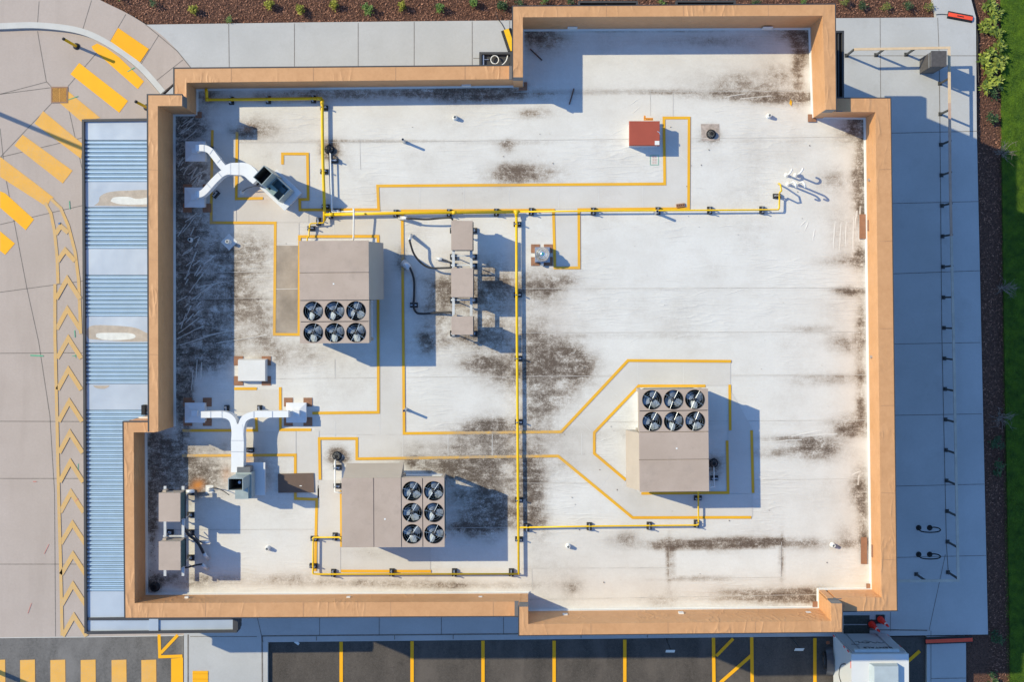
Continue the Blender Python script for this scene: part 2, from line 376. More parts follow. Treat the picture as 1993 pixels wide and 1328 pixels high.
def J0(pts, w=0.022): jb.strip([P(u, v, 0.004)[:2] for u, v in pts], w, 0.004)
for a in ([(73, 60), (78, 90), (90, 158), (101, 170)], [(101, 170), (0, 183)], [(91, 159), (0, 183)], [(132, 168), (196, 93)], [(101, 200), (0, 306)], [(131, 199), (160, 330)],
          [(0, 306), (160, 268)], [(0, 250), (10, 340), (52, 560), (75, 665), (97, 810), (106, 960), (108, 1240)], [(0, 437), (160, 400)], [(0, 569), (162, 547)],
          [(0, 688), (163, 687)], [(0, 820.5), (164, 821)], [(0, 932), (164, 932)], [(0, 1099), (164, 1099)]):
    J0(a, 0.025)
struct(jb.build('pavement_joints', joint_m))
mb = MB()                                            # tar joint where the drive meets the road
for a in ([(0, 1242.5), (160, 1241), (357, 1238)],): mb.strip([P(u, v, 0.006)[:2] for u, v in a], 0.03, 0.006)
struct(mb.build('drive_edge_joint', kerb_m))

# painted road markings
def marks(name, mat, polys=(), strips=(), z=0.008):
    mb = MB()
    for p in polys: mb.face([P(u, v, z) for u, v in p][::-1])
    for i, (p, w) in enumerate(strips):
        zz_ = z + 0.0022 * (1 + i % 6); mb.strip([P(u, v, z)[:2] for u, v in p], w * ZC / F, zz_)
    return struct(mb.build(name, mat))
marks('driveway_crossing_stripes', roadyel, [
    [(189, 84), (178, 90), (181, 96), (268, 173), (280, 158), (232, 111), (206, 92)],
    [(154, 122), (137, 144), (232, 219), (249, 196)],
    [(0, 372), (0, 404), (50, 448), (66, 427), (10, 376)], [(0, 450), (0, 488), (10, 496), (29, 474)]])
marks('worn_crossing_stripes', roadyel_pale, [
    [(131, 176), (131, 199), (116, 200), (160, 238), (195, 229), (150, 192)],
    [(84, 216), (67, 240), (158, 309), (161, 280)], [(44, 262), (28, 283), (122, 357), (141, 332)],
    [(0, 305), (0, 344), (84, 398), (92, 402), (99, 386), (105, 385), (60, 350)]])
chev = []
ys = [457, 504, 560, 619, 676, 737, 799, 860, 917, 976, 1037, 1097, 1156, 1217]; apx = [118, 127, 131, 131, 133, 133, 135, 136, 137, 138, 141, 142, 142, 144]
lx = [107, 111, 108, 109, 110, 111, 113, 114, 115, 116, 117, 118, 119, 121]
ys = [y - 18 if i < 3 else y - 18 for i, y in enumerate(ys)]
for y, x, l in zip(ys, apx, lx):
    chev.append(([(l + 1, y + {118: 17, 127: 23}.get(x, 40)), (x, y + 1), (x + {118: 15, 127: 19}.get(x, 25), y + {118: 14, 127: 22}.get(x, 40))], 8.6))
marks('driveway_hatching', chev_m, [],
      [([(88, 395), (99, 415), (106, 450), (111, 500), (113, 552)], 6), ([(99, 387), (118, 405), (133, 440), (146, 490), (153, 545), (157, 650)], 6),
       ([(107, 553), (107, 660), (111, 820), (114, 960), (118, 1100), (121, 1238)], 6)] + chev, z=0.012)
marks('road_crosswalk_stripes', roadyel_pale, [
    [(0 + a - 14, 1286), (a + 15, 1285), (a + 17, 1500), (a - 13, 1500)] for a in (-5, 53, 112, 171, 231, 289)], z=0.004)
marks('kerb_side_yellow_paint', roadyel, [[(333, 1283), (356, 1281), (357, 1500), (333, 1500)]], [([(309.5, 1236), (311, 1280)], 6), ([(346, 1237), (313, 1272)], 6), ([(308, 1279.5), (355, 1278)], 6)], z=0.004)
ps = [([(x, y0), (x + dx, 1520)], 6.6) for x, y0, dx in ((664, 1250, 0), (802, 1249, 0), (940, 1248, 0), (1078.5, 1248, 0), (1216, 1246, 0), (1388.5, 1242, 3), (1463, 1241, 3), (1586, 1243, 0))]
ps += [([(1427, 1244), (1394, 1278)], 6), ([(1463, 1276), (1404, 1328), (1395, 1340)], 6.5), ([(1463, 1340), (1430, 1372)], 6.5), ([(1790, 1268), (1740, 1312), (1700, 1350)], 6.5)]
marks('parking_bay_lines', roadyel, [], ps, z=0.004)
# raised tactile pads
def tactile(pts, label):
    mb = MB(); q = [P(u, v, SW) for u, v in pts]
    mb.prism([tuple(p[:2]) for p in q], SW, SW + 0.015)
    for i in range(22):
        for j in range(9):
            a = (i + 0.5) / 22; bb = (j + 0.5) / 9
            p = q[0].lerp(q[1], a).lerp(q[3].lerp(q[2], a), bb)
            mb.box(p.x - 0.016, p.y - 0.016, SW + 0.015, p.x + 0.016, p.y + 0.016, SW + 0.021)
    tag(mb.build('tactile_pad', roadyel), label, 'tactile paving', 'yellow tactile pads set in the pavement')
tactile([(230, 54), (290, 95), (273, 121), (215, 80)], 'yellow bumpy tactile pad on curved corner pavement near the mulch bed')
tactile([(375, 1307), (405, 1307), (405, 1400), (375, 1400)], 'yellow bumpy tactile pad on the pavement beside the bottom crosswalk')
# storm drain
t = thing('storm_drain', 'rusty orange slotted drain grate set in the driveway', 'drain', P(116, 184.5, 0))
mb = MB(); k = ZC / F
mb.strip([(-0.30, -0.29), (0.30, -0.29), (0.30, 0.29), (-0.30, 0.29)], 0.05, 0.022, closed=True, th=0.02); mb.build('frame', M('rusty frame', (0.30, 0.18, 0.12), 0.8), t)
mb = MB(); mb.face([(-0.28, -0.27, 0.006), (0.28, -0.27, 0.006), (0.28, 0.27, 0.006), (-0.28, 0.27, 0.006)]); mb.build('pit', black, t)
mb = MB()
for i in range(-5, 11):
    for s in (-1, 1):
        y0 = -0.26 + i * 0.052; a = (0.012 * s, y0); b_ = (0.27 * s, y0 + 0.27)
        if y0 < -0.27: f = (-0.27 - y0) / 0.27; a = (s * (0.012 + 0.258 * f), -0.27)
        if y0 + 0.27 > 0.27: f = (0.27 - y0) / 0.27; b_ = (s * (0.012 + 0.258 * f), 0.27)
        if abs(a[0]) < abs(b_[0]) - 0.01: mb.strip([a, b_], 0.022, 0.02, th=0.012)
mb.box(-0.012, -0.27, 0.008, 0.012, 0.27, 0.021); mb.build('grate', M('rusty orange grate', (0.60, 0.30, 0.07), 0.7), t)
# survey spray
def spray(strips, mat, name, z=0.005):
    mb = MB()
    for p, w in strips: mb.strip([P(u, v, z)[:2] for u, v in p], w, z)
    struct(mb.build(name, mat))
gsp = M('green spray paint', (0.12, 0.42, 0.26), 0.8, var=0.2); rsp = M('red spray paint', (0.60, 0.22, 0.18), 0.8, var=0.2)
spray([([(59, 692), (84, 693)], 0.05), ([(135, 391), (136, 407)], 0.03), ([(145, 643), (146, 657)], 0.03), ([(147, 682), (147, 697)], 0.02), ([(140, 693), (157, 692)], 0.02), ([(152, 903), (152, 918)], 0.02), ([(133, 194), (152, 187)], 0.03), ([(248, 139), (262, 131)], 0.03)], gsp, 'green_survey_marks', 0.016)
spray([([(95, 1060), (86, 1079)], 0.02), ([(61, 1175), (54, 1195)], 0.02), ([(64, 938), (71, 938)], 0.03), ([(146, 977), (152, 971)], 0.025)], rsp, 'red_survey_marks', 0.016)
# sign-post patches, small sensors, litter
mb = MB(); mb.lathe([(0.05, 0), (0.05, 0.03), (0.03, 0.05)], *P(116, 435, 0)[:2], 12); tag(mb.build('marker_dome', chrome), 'small shiny round dome set in the hatched driveway strip', 'marker')

# bollards (thin yellow posts)
def bollard(u, v, label):
    t = thing('bollard', label, 'bollard', P(u, v, 0), 0, 'thin yellow posts on the driveway')
    mb = MB(); mb.lathe([(0.13, 0), (0.13, 0.03), (0.07, 0.08)], 0, 0, 14); mb.build('base', rubber, t)
    mb = MB(); mb.lathe([(0.055, 0.08), (0.055, 1.2)], 0, 0, 14); mb.build('post', pipe_y, t, True)
    mb = MB(); mb.lathe([(0.06, 1.2), (0.06, 1.24), (0.02, 1.26)], 0, 0, 14); mb.build('cap', black, t)
bollard(149, 90, 'thin yellow post on a black base by the upper curved kerb'); bollard(286, 209, 'thin yellow post on a black base tight against the building corner')

# lamp posts outside the frame whose shadows cross the drive
def lamp_post(u, v, h, label):
    t = thing('lamp_post', label, 'lamp post', P(u, v, 0))
    mb = MB(); mb.lathe([(0.25, 0), (0.25, 0.5), (0.10, 0.52), (0.07, h)], 0, 0, 14); mb.build('pole', fascia, t, False)
    mb = MB(); mb.tube([(0, 0, h - 0.05), (-0.5, 0.1, h)], 0.04); mb.build('arm', fascia, t)
    mb = MB(); mb.box(-1.0, -0.1, h - 0.04, -0.45, 0.28, h + 0.07); mb.build('lamp_head', fascia, t)
lamp_post(-190, 143, 7.0, 'dark lamp post standing by the upper part of the driveway'); lamp_post(-120, 1260, 6.5, 'dark lamp post standing beside the bottom road')

# ------------------------------------------------------------------ building
bld = thing('commercial_building', 'tan walled building with a stained white flat roof inside a stepped parapet', 'building', (0, 0, 0))
def W(u, v, z): return tuple(P(u, v, z)[:2])
# outer outline, traced along the parapet tops
Ao = [W(287.5, 184.5, HT), W(289.5, 841, HT)]
xa, ya = W(287.5, 184.5, HT); xG, yG = W(339, 133, HL); xF0, yF0 = W(998, 12, HT); xF1, yF1 = W(1625, 8, HT)
yGr = W(998, 127.5, HL)[1]; xE1, yE1 = W(1733, 191, HL); xE2, yE2 = W(1745.5, 1189, HL)
xD1, yD1 = W(1639, 1231, HT); xD0, yD0 = W(1010, 1237.5, HT); xB2, yB2 = W(243.5, 1203.5, HL); xB1, yB1 = W(240, 822, HL)
xF1b = W(1627, 200, HT)[0]; yCr = W(1010, 1200, HL)[1]; xAb = Ao[1][0]; yEb = W(1639, 1191, HL)[1]
foot = [(xa, ya), (xG, ya), (xG, yG), (xF0, yGr), (xF0, yF0), (xF1, yF1), (xF1b, yE1), (xE1, yE1), (xE2, yE2), (xD1, yEb), (xD1, yD1), (xD0, yD0), (xD0, yCr), (xB2, yB2), (xB1, yB1), (xAb, yB1)]
mb = MB(); mb.prism(foot, 0.0, HR - 0.02); mb.build('wall', wallm, bld)
# parapets: list of (polygon, top height)
def ins(p, q): return p
GLi = W(363, 160.5, HL); GRi = W(1020, 153.5, HL)
Fi0 = W(1017.5, 33, HT); Fi1 = W(1601, 30, HT); Fib = W(1607, 214, HT)
Ei0 = W(1704, 218, HL); Ei1 = W(1716, 1164, HL); Ci0 = W(262, 1175, HL); Ci1 = W(1028, 1172, HL)
Di0 = W(1028, 1216, HT); Di1 = W(1618, 1210, HT); Bi0 = W(260, 842, HL)
Ai0 = W(307, 206, HT); Ai1 = W(308, 841, HT)
EPS = 0.006
par = [
 ([(xa, ya), (GLi[0] + EPS, ya), (GLi[0] + EPS, Ai0[1]), (Ai0[0], Ai0[1]), (Ai1[0], Ai1[1]), (xAb, Ai1[1])], HT),          # west, tall
 ([(xG, ya - 0.1), (xG, yG), (xF0 + 0.1, yGr), (xF0 + 0.1, GRi[1]), GLi, (GLi[0], ya - 0.1)], HL),                          # north-west, low
 ([(xF0, W(998, 150, HT)[1]), (xF0, yF0), (xF1, yF1), (xF1b, W(1627, 213, HT)[1]), (Fib[0], W(1607, 213, HT)[1]), Fi1, Fi0, (Fi0[0], W(1017, 150, HT)[1])], HT),  # north block, tall
 ([(Fib[0] + 0.05, yE1), (xE1, yE1), (xE2, yE2), (xD1 - 0.05, yEb), (xD1 - 0.05, W(1639, 1165, HL)[1]), Ei1, Ei0, (Fib[0] + 0.05, W(1607, 217, HL)[1])], HL),  # east, low
 ([(xD1, W(1639, 1175.6, HT)[1]), (xD1, yD1), (xD0, yD0), (xD0, W(1010, 1182, HT)[1]), (Di0[0], W(1028, 1182, HT)[1]), Di0, Di1, (Di1[0], W(1618, 1175.6, HT)[1])], HT),  # south block, tall
 ([(xD0 + 0.05, yCr), (xB2, yB2), (xB1, yB1), (xAb + 0.05, yB1), (xAb + 0.05, Bi0[1]), Bi0, Ci0, (xD0 + 0.05, Ci1[1])], HL),      # south-west, low
]
plabels = ['tall west parapet wrapped in tan membrane', 'low north-west parapet wrapped in tan membrane', 'tall north parapet of the projecting block', 'low east parapet, brightly lit inside', 'tall south parapet of the projecting block', 'low south-west parapet wrapped in tan membrane']
def refine(poly, step=0.5):
    out = []
    for i in range(len(poly)):
        a = Vector(poly[i]); c_ = Vector(poly[(i + 1) % len(poly)]); n = max(1, int((c_ - a).length / step))
        for k in range(n): out.append(tuple(a.lerp(c_, k / n)))
    return out
for (pl, h), lb in zip(par, plabels):
    mb = MB(); mb.prism(pl, HR - 0.02, h); o = mb.build('parapet', tan_m, bld); o['label'] = lb
# missing join between blocks: return walls hidden under the caps
mb = MB()
mb.prism([(xF0 + 0.11, W(998, 150, HT)[1] + 0.02), (Fi0[0] - 0.004, W(998, 150, HT)[1] + 0.02), (Fi0[0] - 0.004, GRi[1] - 0.004), (xF0 + 0.11, GRi[1] - 0.004)], HR - 0.02, HL - 0.01)
mb.prism([(xD0 + 0.06, Ci1[1] + 0.004), (xD0 + 0.06, W(1, 1182, HT)[1] - 0.02), (Di0[0] - 0.004, W(1, 1182, HT)[1] - 0.02), (Di0[0] - 0.004, Ci1[1] + 0.004)], HR - 0.02, HL - 0.01)
mb.prism([(Fib[0], yE1), (Fib[0] + 0.3, yE1 - 0.02), (Fib[0] + 0.3, W(1, 217, HL)[1] - 0.003), (Fib[0], W(1, 217, HL)[1] - 0.003)], HR - 0.02, HL - 0.012)
mb.prism([(Di1[0], W(1, 1165, HL)[1] + 0.003), (Di1[0] + 0.2, W(1, 1165, HL)[1] + 0.003), (Di1[0] + 0.2, W(1, 1177, HT)[1]), (Di1[0], W(1, 1177, HT)[1])], HR - 0.02, HL - 0.012)
split(mb, 'parapet_return', tan_m, bld)
mb = MB(); rl = random.Random(12)
for u_ in (1180, 1330, 1495): mb.strip([W(u_, 8.5, HT), W(u_ + rl.uniform(-1, 1), 31, HT)], .02, HT + .004)
for v_ in (330, 470, 640, 790, 960, 1090): mb.strip([W(1711 + (v_ - 218) * .0053, v_, HL), W(1733 + (v_ - 191) * .0125, v_ + rl.uniform(-1, 1), HL)], .02, HL + .004)
for u_ in (450, 610, 770, 905): mb.strip([W(u_, 132.5 - (u_ - 339) * .008, HL), W(u_, 160 - (u_ - 363) * .0106, HL)], .02, HL + .004)
for u_ in (400, 590, 760, 960): mb.strip([W(u_, 1202 - (u_ - 243) * .003, HL), W(u_, 1174.6 - (u_ - 262) * .0035, HL)], .02, HL + .004)
for u_ in (1150, 1300, 1470): mb.strip([W(u_, 1236 - (u_ - 1010) * .0105, HT), W(u_, 1216 - (u_ - 1028) * .0105, HT)], .02, HT + .004)
for v_ in (330, 505, 690): mb.strip([W(289.5, v_, HT), W(307.5, v_ + 1, HT)], .02, HT + .004)
split(mb, 'cap_lap', M('membrane lap', (0.46, 0.25, 0.13), .6, var=.2), bld)
# grey end flashings where high caps stop above low ones
mb = MB()
def endf(u0, v0, u1, v1, z, t=0.02, w=0.02):
    a = W(u0, v0, z); c_ = W(u1, v1, z); mb.box(a[0], a[1], z - 0.5, c_[0], c_[1], z + 0.004)
ax = GLi[0] + EPS
mb.box(ax - 0.02, ya - 0.003, HL - 0.0, ax + 0.012, Ai0[1] + 0.003, HT - 0.004)
yy = W(1, 150, HT)[1]; mb.box(xF0 + 0.003, yy - 0.012, HL + 0.003, Fi0[0] - 0.003, yy + 0.02, HT - 0.004)
yy = W(1, 213, HT)[1]; mb.box(Fib[0] + 0.003, yy - 0.012, HL + 0.003, xF1b - 0.003, yy + 0.02, HT - 0.004)
yy = W(1, 1182, HT)[1]; mb.box(xD0 + 0.003, yy - 0.02, HL + 0.003, Di0[0] - 0.003, yy + 0.012, HT - 0.004)
yy = W(1, 1175.6, HT)[1]; mb.box(Di1[0] + 0.003, yy - 0.02, HL + 0.003, xD1 - 0.003, yy + 0.012, HT - 0.004)
for u0, v0, u1, v1 in ((991, 127, 997.5, 154), (1001.5, 1172, 1009.5, 1200), (1611, 1165.5, 1638, 1167), (1627.5, 215.5, 1640, 217)):
    a = W(u0, v0, HL); c_ = W(u1, v1, HL); mb.box(a[0], a[1], HL - 0.1, c_[0], c_[1], HL + 0.006)
yy = W(1, 1182, HT)[1]; a = W(1010, 1172.5, HL); mb.box(xD0 + 0.01, a[1], HL - 0.05, Di0[0] - 0.004, yy, HL + 0.004)
yy = W(1, 150, HT)[1]; mb.box(xF0 + 0.01, yy, HL - 0.05, Fi0[0] - 0.004, GRi[1] + 0.01, HL + 0.004)
yy = W(1, 1175.6, HT)[1]; mb.box(Di1[0] + 0.01, W(1, 1166.5, HL)[1], HL - 0.05, xD1 - 0.006, yy, HL + 0.0045)
split(mb, 'end_flashing', greyflash, bld)
# dark metal edge around the outside of the caps
def trim(pts, z, w=0.04, out=0.018):
    mb = MB(); mb.strip(pts, w, z, th=0.16); o = mb.build('coping_edge', fascia, bld)
g = 0.012
trim([(xAb - g, Ai1[1]), (xa - g, ya + g), (GLi[0] + EPS, ya + g)], HT + 0.008)
trim([(xG - g, ya + 0.02), (xG - g, yG + g), (xF0 - 0.03, yGr + g)], HL + 0.008)
trim([(xF0 - g, W(1, 152, HT)[1]), (xF0 - g, yF0 + g), (xF1 + g, yF1 + g), (xF1b + g, W(1, 213, HT)[1])], HT + 0.008, 0.03)
trim([(xF1b + 0.03, yE1 + g), (xE1 + g, yE1 + g), (xE2 + g, yE2 - g), (xD1 + 0.03, yEb - g)], HL + 0.008, 0.03)
trim([(xD1 + g, W(1, 1175.6, HT)[1]), (xD1 + g, yD1 - g), (xD0 - g, yD0 - g), (xD0 - g, W(1, 1182, HT)[1])], HT + 0.008, 0.03)
trim([(xD0 - 0.03, yCr - g), (xB2 - g, yB2 - g), (xB1 - g, yB1 + g), (xAb - 0.02, yB1 + g)], HL + 0.008, 0.035)
# white base flashing along the inside foot of the parapets
inner = [(Ai1[0], Ai1[1] + 0.03), Ai1, Ai0, (GLi[0], Ai0[1]), GLi, (Fi0[0], GRi[1]), Fi0, Fi1, (Fib[0], W(1, 217, HL)[1]), Ei0, Ei1, (Di1[0], W(1, 1165, HL)[1]), Di1, Di0, (Di0[0], Ci1[1]), Ci0, Bi0, (Ai1[0], Bi0[1])]
mb = MB(); mb.strip(inner[1:-1], 0.03, HR + 0.15, th=0.14)
# cant strip
mb.strip(inner[1:-1], 0.085, HR + 0.035, th=0.03)
mb.build('base_flashing', white_mem, bld)
mb = MB()                                            # brown corner pads and patches
for u, v, w, h in ((387, 224, 12, 12), (1018, 168, 16, 16), (1580, 230, 16, 15), (371, 800, 16, 40), (1681, 1072, 12, 52), (1679, 441, 14, 48), (1586, 1178, 10, 14), (1690, 1142, 9, 11)):
    a = PR(u - w / 2, v - h / 2); c_ = PR(u + w / 2, v + h / 2); mb.box(a.x, a.y, HR + 0.02, c_.x, c_.y, HR + 0.045)
split(mb, 'corner_pad', brown_pad, bld)
mb = MB()                                            # white patches up the parapet
for u, v in ((1113, 49), (1489, 46)):
    a = PR(u - 9, v + 5, 0); mb.box(a.x, Fi0[1] + 0.0, HR + 0.1, a.x + 0.32, Fi0[1] - 0.02, HR + 0.5)
for u in (1094, 1316, 1560): a = PR(u, 1190); mb.box(a.x, Di0[1] + 0.01, HR + 0.5, a.x + 0.16, Di0[1] + 0.035 + (0.06 if u > 1200 else 0), HR + 0.7)
for u in (370, 680, 933): a = PR(u, 1165); mb.box(a.x, Ci0[1] + 0.005, HR + 0.5, a.x + 0.12, Ci0[1] + 0.06, HR + 0.62)
a = PR(900, 169); mb.box(a.x, W(900, 154.5, HL)[1] + 0.03, HR + 0.05, a.x + 0.3, W(900, 154.5, HL)[1] - 0.045, HR + 0.4)
split(mb, 'membrane_patch', white_mem, bld)
# scuppers in the east parapet
for u, v0, v1 in ((1689.5, 428, 449), (1691, 1062, 1086)):
    a = P(u, v0, HR + 0.35); c_ = P(u, v1, HR + 0.35); mb = MB(); x = Ei0[0] + (Ei1[0] - Ei0[0]) * (v0 - 218) / 946
    mb.box(x - 0.02, a.y, HR + 0.22, x + 0.1, c_.y, HR + 0.34); mb.build('scupper', brown_pad, bld)
for u, v in ((1694, 350), (1697, 695)):
    p = P(u, v, HR + 0.5); x = Ei0[0] + (Ei1[0] - Ei0[0]) * (v - 218) / 946
    mb = MB(); mb.tube([(x + 0.02, p.y, p.z), (x - 0.06, p.y, p.z)], 0.05, 10); mb.build('overflow_spout', galv, bld)

# ---- roof membrane with stains carried per vertex
def vnoise(x, y, s, seed):
    rs = np.random.RandomState(seed); G = rs.rand(256, 256)
    x = x * s + 100; y = y * s + 100; xi = np.floor(x).astype(int); yi = np.floor(y).astype(int); fx = x - xi; fy = y - yi
    fx = fx * fx * (3 - 2 * fx); fy = fy * fy * (3 - 2 * fy)
    g = lambda a, b_: G[a % 256, b_ % 256]
    return (g(xi, yi) * (1 - fx) + g(xi + 1, yi) * fx) * (1 - fy) + (g(xi, yi + 1) * (1 - fx) + g(xi + 1, yi + 1) * fx) * fy
def fbm(x, y, s, seed, o=4):
    return sum(vnoise(x, y, s * 2 ** k, seed + k) * 0.5 ** (k + 1) for k in range(o)) / (1 - 0.5 ** o)
xs = [p[0] for p in foot]; ysf = [p[1] for p in foot]; ST = 0.08
gx = np.arange(min(xs), max(xs), ST); gy = np.arange(min(ysf), max(ysf), ST)
X, Y = np.meshgrid(gx, gy, indexing='ij')
inside = np.zeros(X.shape, bool)
for i in range(len(foot)):
    (x1, y1), (x2, y2) = foot[i], foot[(i + 1) % len(foot)]
    if abs(y2 - y1) < 1e-9: continue
    c_ = ((y1 > Y) != (y2 > Y)) & (X < (x2 - x1) * (Y - y1) / (y2 - y1) + x1); inside ^= c_
U = U0 + X * F / (ZC - HR); V = V0 - Y * F / (ZC - HR)
# u, v, ru, rv, strength
stains = [
 (350, 330, 10, 160, 1.5), (352, 560, 12, 130, 1.6), (356, 690, 14, 80, 1.5), (358, 770, 12, 60, 1.3), (370, 500, 20, 90, .75), (385, 340, 32, 40, .95), (370, 245, 26, 28, 1.15), (380, 420, 36, 50, .7),
 (395, 640, 44, 50, .8), (430, 540, 45, 45, .55), (480, 600, 46, 50, .7), (385, 700, 42, 24, .7), (500, 480, 26, 30, .45), (440, 480, 30, 26, .45), (520, 640, 22, 26, .55), (565, 690, 55, 22, .55),
 (1020, 340, 52, 16, 1.05), (985, 284, 15, 10, .75), (1000, 330, 26, 9, .6),
 (1050, 556, 34, 24, .95), (1100, 548, 26, 12, .35), (1062, 722, 56, 40, .85), (1124, 716, 26, 24, 1.15), (1048, 650, 26, 60, .5), (1100, 690, 40, 18, .7), (1050, 790, 30, 36, .6), (1035, 940, 22, 90, .75), (1040, 1020, 26, 20, .7), (935, 710, 36, 13, 1.0), (975, 725, 40, 26, .65),
 (900, 560, 62, 26, .8), (950, 580, 60, 46, .8), (860, 600, 40, 60, .5), (930, 650, 60, 26, .65), (830, 660, 14, 20, .5), (780, 510, 10, 20, 1.0),
 (960, 835, 50, 16, .85), (960, 865, 90, 26, .55), (925, 920, 100, 22, .65), (805, 900, 16, 12, .9), (805, 872, 22, 12, .5), (940, 975, 60, 40, .9), (905, 1030, 32, 12, 1.0), (960, 1020, 40, 20, .5), (870, 915, 50, 18, .5),
 (1470, 186, 90, 8, .9), (1530, 192, 50, 9, 1.2), (1553, 120, 9, 60, .9), (1562, 80, 14, 30, 1.1), (1440, 158, 50, 14, .45), (1520, 150, 30, 20, .5), (1480, 168, 60, 6, .6), (1540, 60, 30, 10, .7), (1680, 245, 30, 22, 1.15), (1676, 300, 8, 50, .8), (1655, 262, 26, 16, .4),
 (1620, 355, 22, 20, .5), (1672, 355, 12, 40, 1.0), (1678, 410, 8, 30, 1.0), (1674, 500, 9, 20, .7), (1640, 445, 30, 40, .35), (1640, 508, 40, 9, .6), (1660, 567, 30, 7, 1.1), (1676, 620, 9, 40, .8), (1655, 668, 34, 13, .8), (1560, 640, 40, 6, .5), (1676, 720, 9, 30, .7), (1620, 740, 50, 10, .5),
 (1676, 790, 8, 26, .6), (1660, 825, 36, 14, .95), (1655, 840, 26, 9, 1.0), (1590, 876, 42, 17, 1.15), (1500, 882, 44, 8, .7), (1530, 855, 60, 5, .7), (1670, 950, 14, 30, .8), (1680, 1010, 9, 60, .7), (1560, 1060, 40, 9, .55), (1650, 1060, 40, 8, .5), (1640, 1045, 14, 26, .3),
 (1300, 1060, 18, 7, .8), (1350, 1062, 60, 7, 1.7), (1430, 1056, 90, 7, 1.8), (1480, 1058, 40, 5, 1.2), (1210, 1050, 22, 12, .9), (1302, 1092, 3.5, 34, 1.3), (1521, 1086, 3.5, 30, 1.3), (1360, 1129, 60, 2.5, .6), (1525, 1165, 70, 12, 1.05), (1470, 1155, 60, 8, .5), (1585, 1160, 26, 12, 1.2), (1290, 1165, 30, 14, .4), (1120, 1145, 16, 12, .5),
 (800, 182, 190, 11, .75), (930, 180, 60, 12, .75), (1060, 75, 40, 22, .8), (1040, 60, 20, 8, 1.3), (1260, 58, 120, 2.5, .8), (1350, 78, 110, 10, .28), (410, 190, 26, 14, .6), (520, 185, 100, 8, .4), (1040, 220, 30, 8, .5),
 (500, 250, 34, 16, .65), (470, 262, 20, 12, .6), (641, 292, 14, 14, 1.4), (657, 889, 16, 14, 1.5), (1384, 259, 15, 13, 1.2), (1390, 904, 16, 16, 1.2),
 (295, 960, 7, 90, 1.5), (298, 1020, 8, 22, 1.2), (300, 1140, 13, 14, 1.7), (330, 930, 36, 46, .85), (395, 925, 44, 34, .85), (430, 870, 30, 12, .35), (385, 945, 18, 14, 1.1), (500, 915, 30, 40, .3), (340, 870, 40, 20, .45), (310, 900, 14, 60, .8), (360, 1130, 50, 14, .6),
 (430, 1128, 50, 9, .5), (560, 1130, 50, 9, .55), (700, 1135, 100, 7, .45), (900, 1140, 120, 6, .5), (720, 1080, 40, 9, .3), (1010, 240, 0.1, 0.1, 0),
 (700, 275, 130, 3, .25), (990, 278, 60, 3, .4), (1250, 178, 120, 4, .35), (1200, 655, 160, 3, .25), (1130, 850, 100, 10, .3), (1110, 900, 60, 16, .3), (1000, 870, 100, 26, .45),
]
D = np.zeros(X.shape)
for u, v, ru, rv, s in stains:
    q = ((U - u) / ru) ** 2 + ((V - v) / rv) ** 2
    D = D + s * np.exp(-q * 0.75)
for sv, ua, ub in ((272, 660, 1660), (178, 1010, 1580), (562, 1015, 1680), (648, 1015, 1680), (731, 1015, 1680), (822, 1150, 1680), (938, 1015, 1680), (531, 345, 583), (582, 345, 580), (1031, 300, 600), (1106, 1020, 1300), (1165, 1030, 1590)):
    D = D + .26 * np.exp(-((V - sv - 2) / 2.2) ** 2) * ((U > ua) & (U < ub)) * (.3 + 1.6 * D.clip(0, 1))
nzs = fbm(X * 0.7, Y * 1.6, 1.0, 11, 5); nzi = fbm(X, Y, 0.8, 41, 5); nzf = fbm(X, Y, 4.0, 71, 3)
Dn = D * (0.35 + 1.3 * np.clip((nzs * 0.45 + nzi * 0.55) * 2.4 - 0.6, 0, 1.5)) * (0.6 + 0.8 * nzf)
Dn += 0.14 * np.clip(nzi * 3 - 1.55, 0, 1) + 0.05 * nzs
Dn = np.clip(Dn, 0, 1.15) * np.where(U < 470, .98, 1)
brown = np.clip(0.35 + 0.65 * fbm(X, Y, 0.35, 5, 3) - 0.35 * (U < 460) + 0.1, 0, 1)
rust = np.zeros(X.shape)
warm = np.zeros(X.shape)
for u, v, ru, rv, s_ in ((520, 260, 90, 40, .6), (540, 420, 70, 55, .9), (470, 400, 60, 60, .6), (880, 520, 70, 90, .7), (1060, 620, 60, 110, .6), (700, 1130, 420, 20, .7), (1300, 1148, 320, 22, .6), (1655, 700, 34, 420, .5), (480, 600, 60, 60, .6), (930, 900, 130, 60, .5), (430, 910, 90, 50, .7), (640, 1080, 60, 70, .4), (1500, 130, 80, 70, .5), (600, 690, 80, 26, .6), (1500, 1000, 180, 110, .2), (1150, 1100, 120, 60, .3), (690, 440, 60, 30, .5), (660, 960, 30, 40, .6)):
    warm += s_ * np.exp(-((U - u) / ru) ** 2 - ((V - v) / rv) ** 2)
warm = np.clip(warm * (.5 + nzi), 0, 1)
for u, v, ru, rv, s in ((386, 943, 10, 9, 1.2), (480, 905, 9, 14, .6), (440, 925, 9, 16, .3), (496, 372, 26, 14, .25), (480, 250, 12, 6, .3), (370, 955, 14, 8, .4), (660, 965, 20, 10, .12), (510, 395, 14, 6, .5)):
    rust += s * np.exp(-((U - u) / ru) ** 2 - ((V - v) / rv) ** 2)
rust = np.clip(rust * (0.4 + 1.1 * nzf), 0, 1)
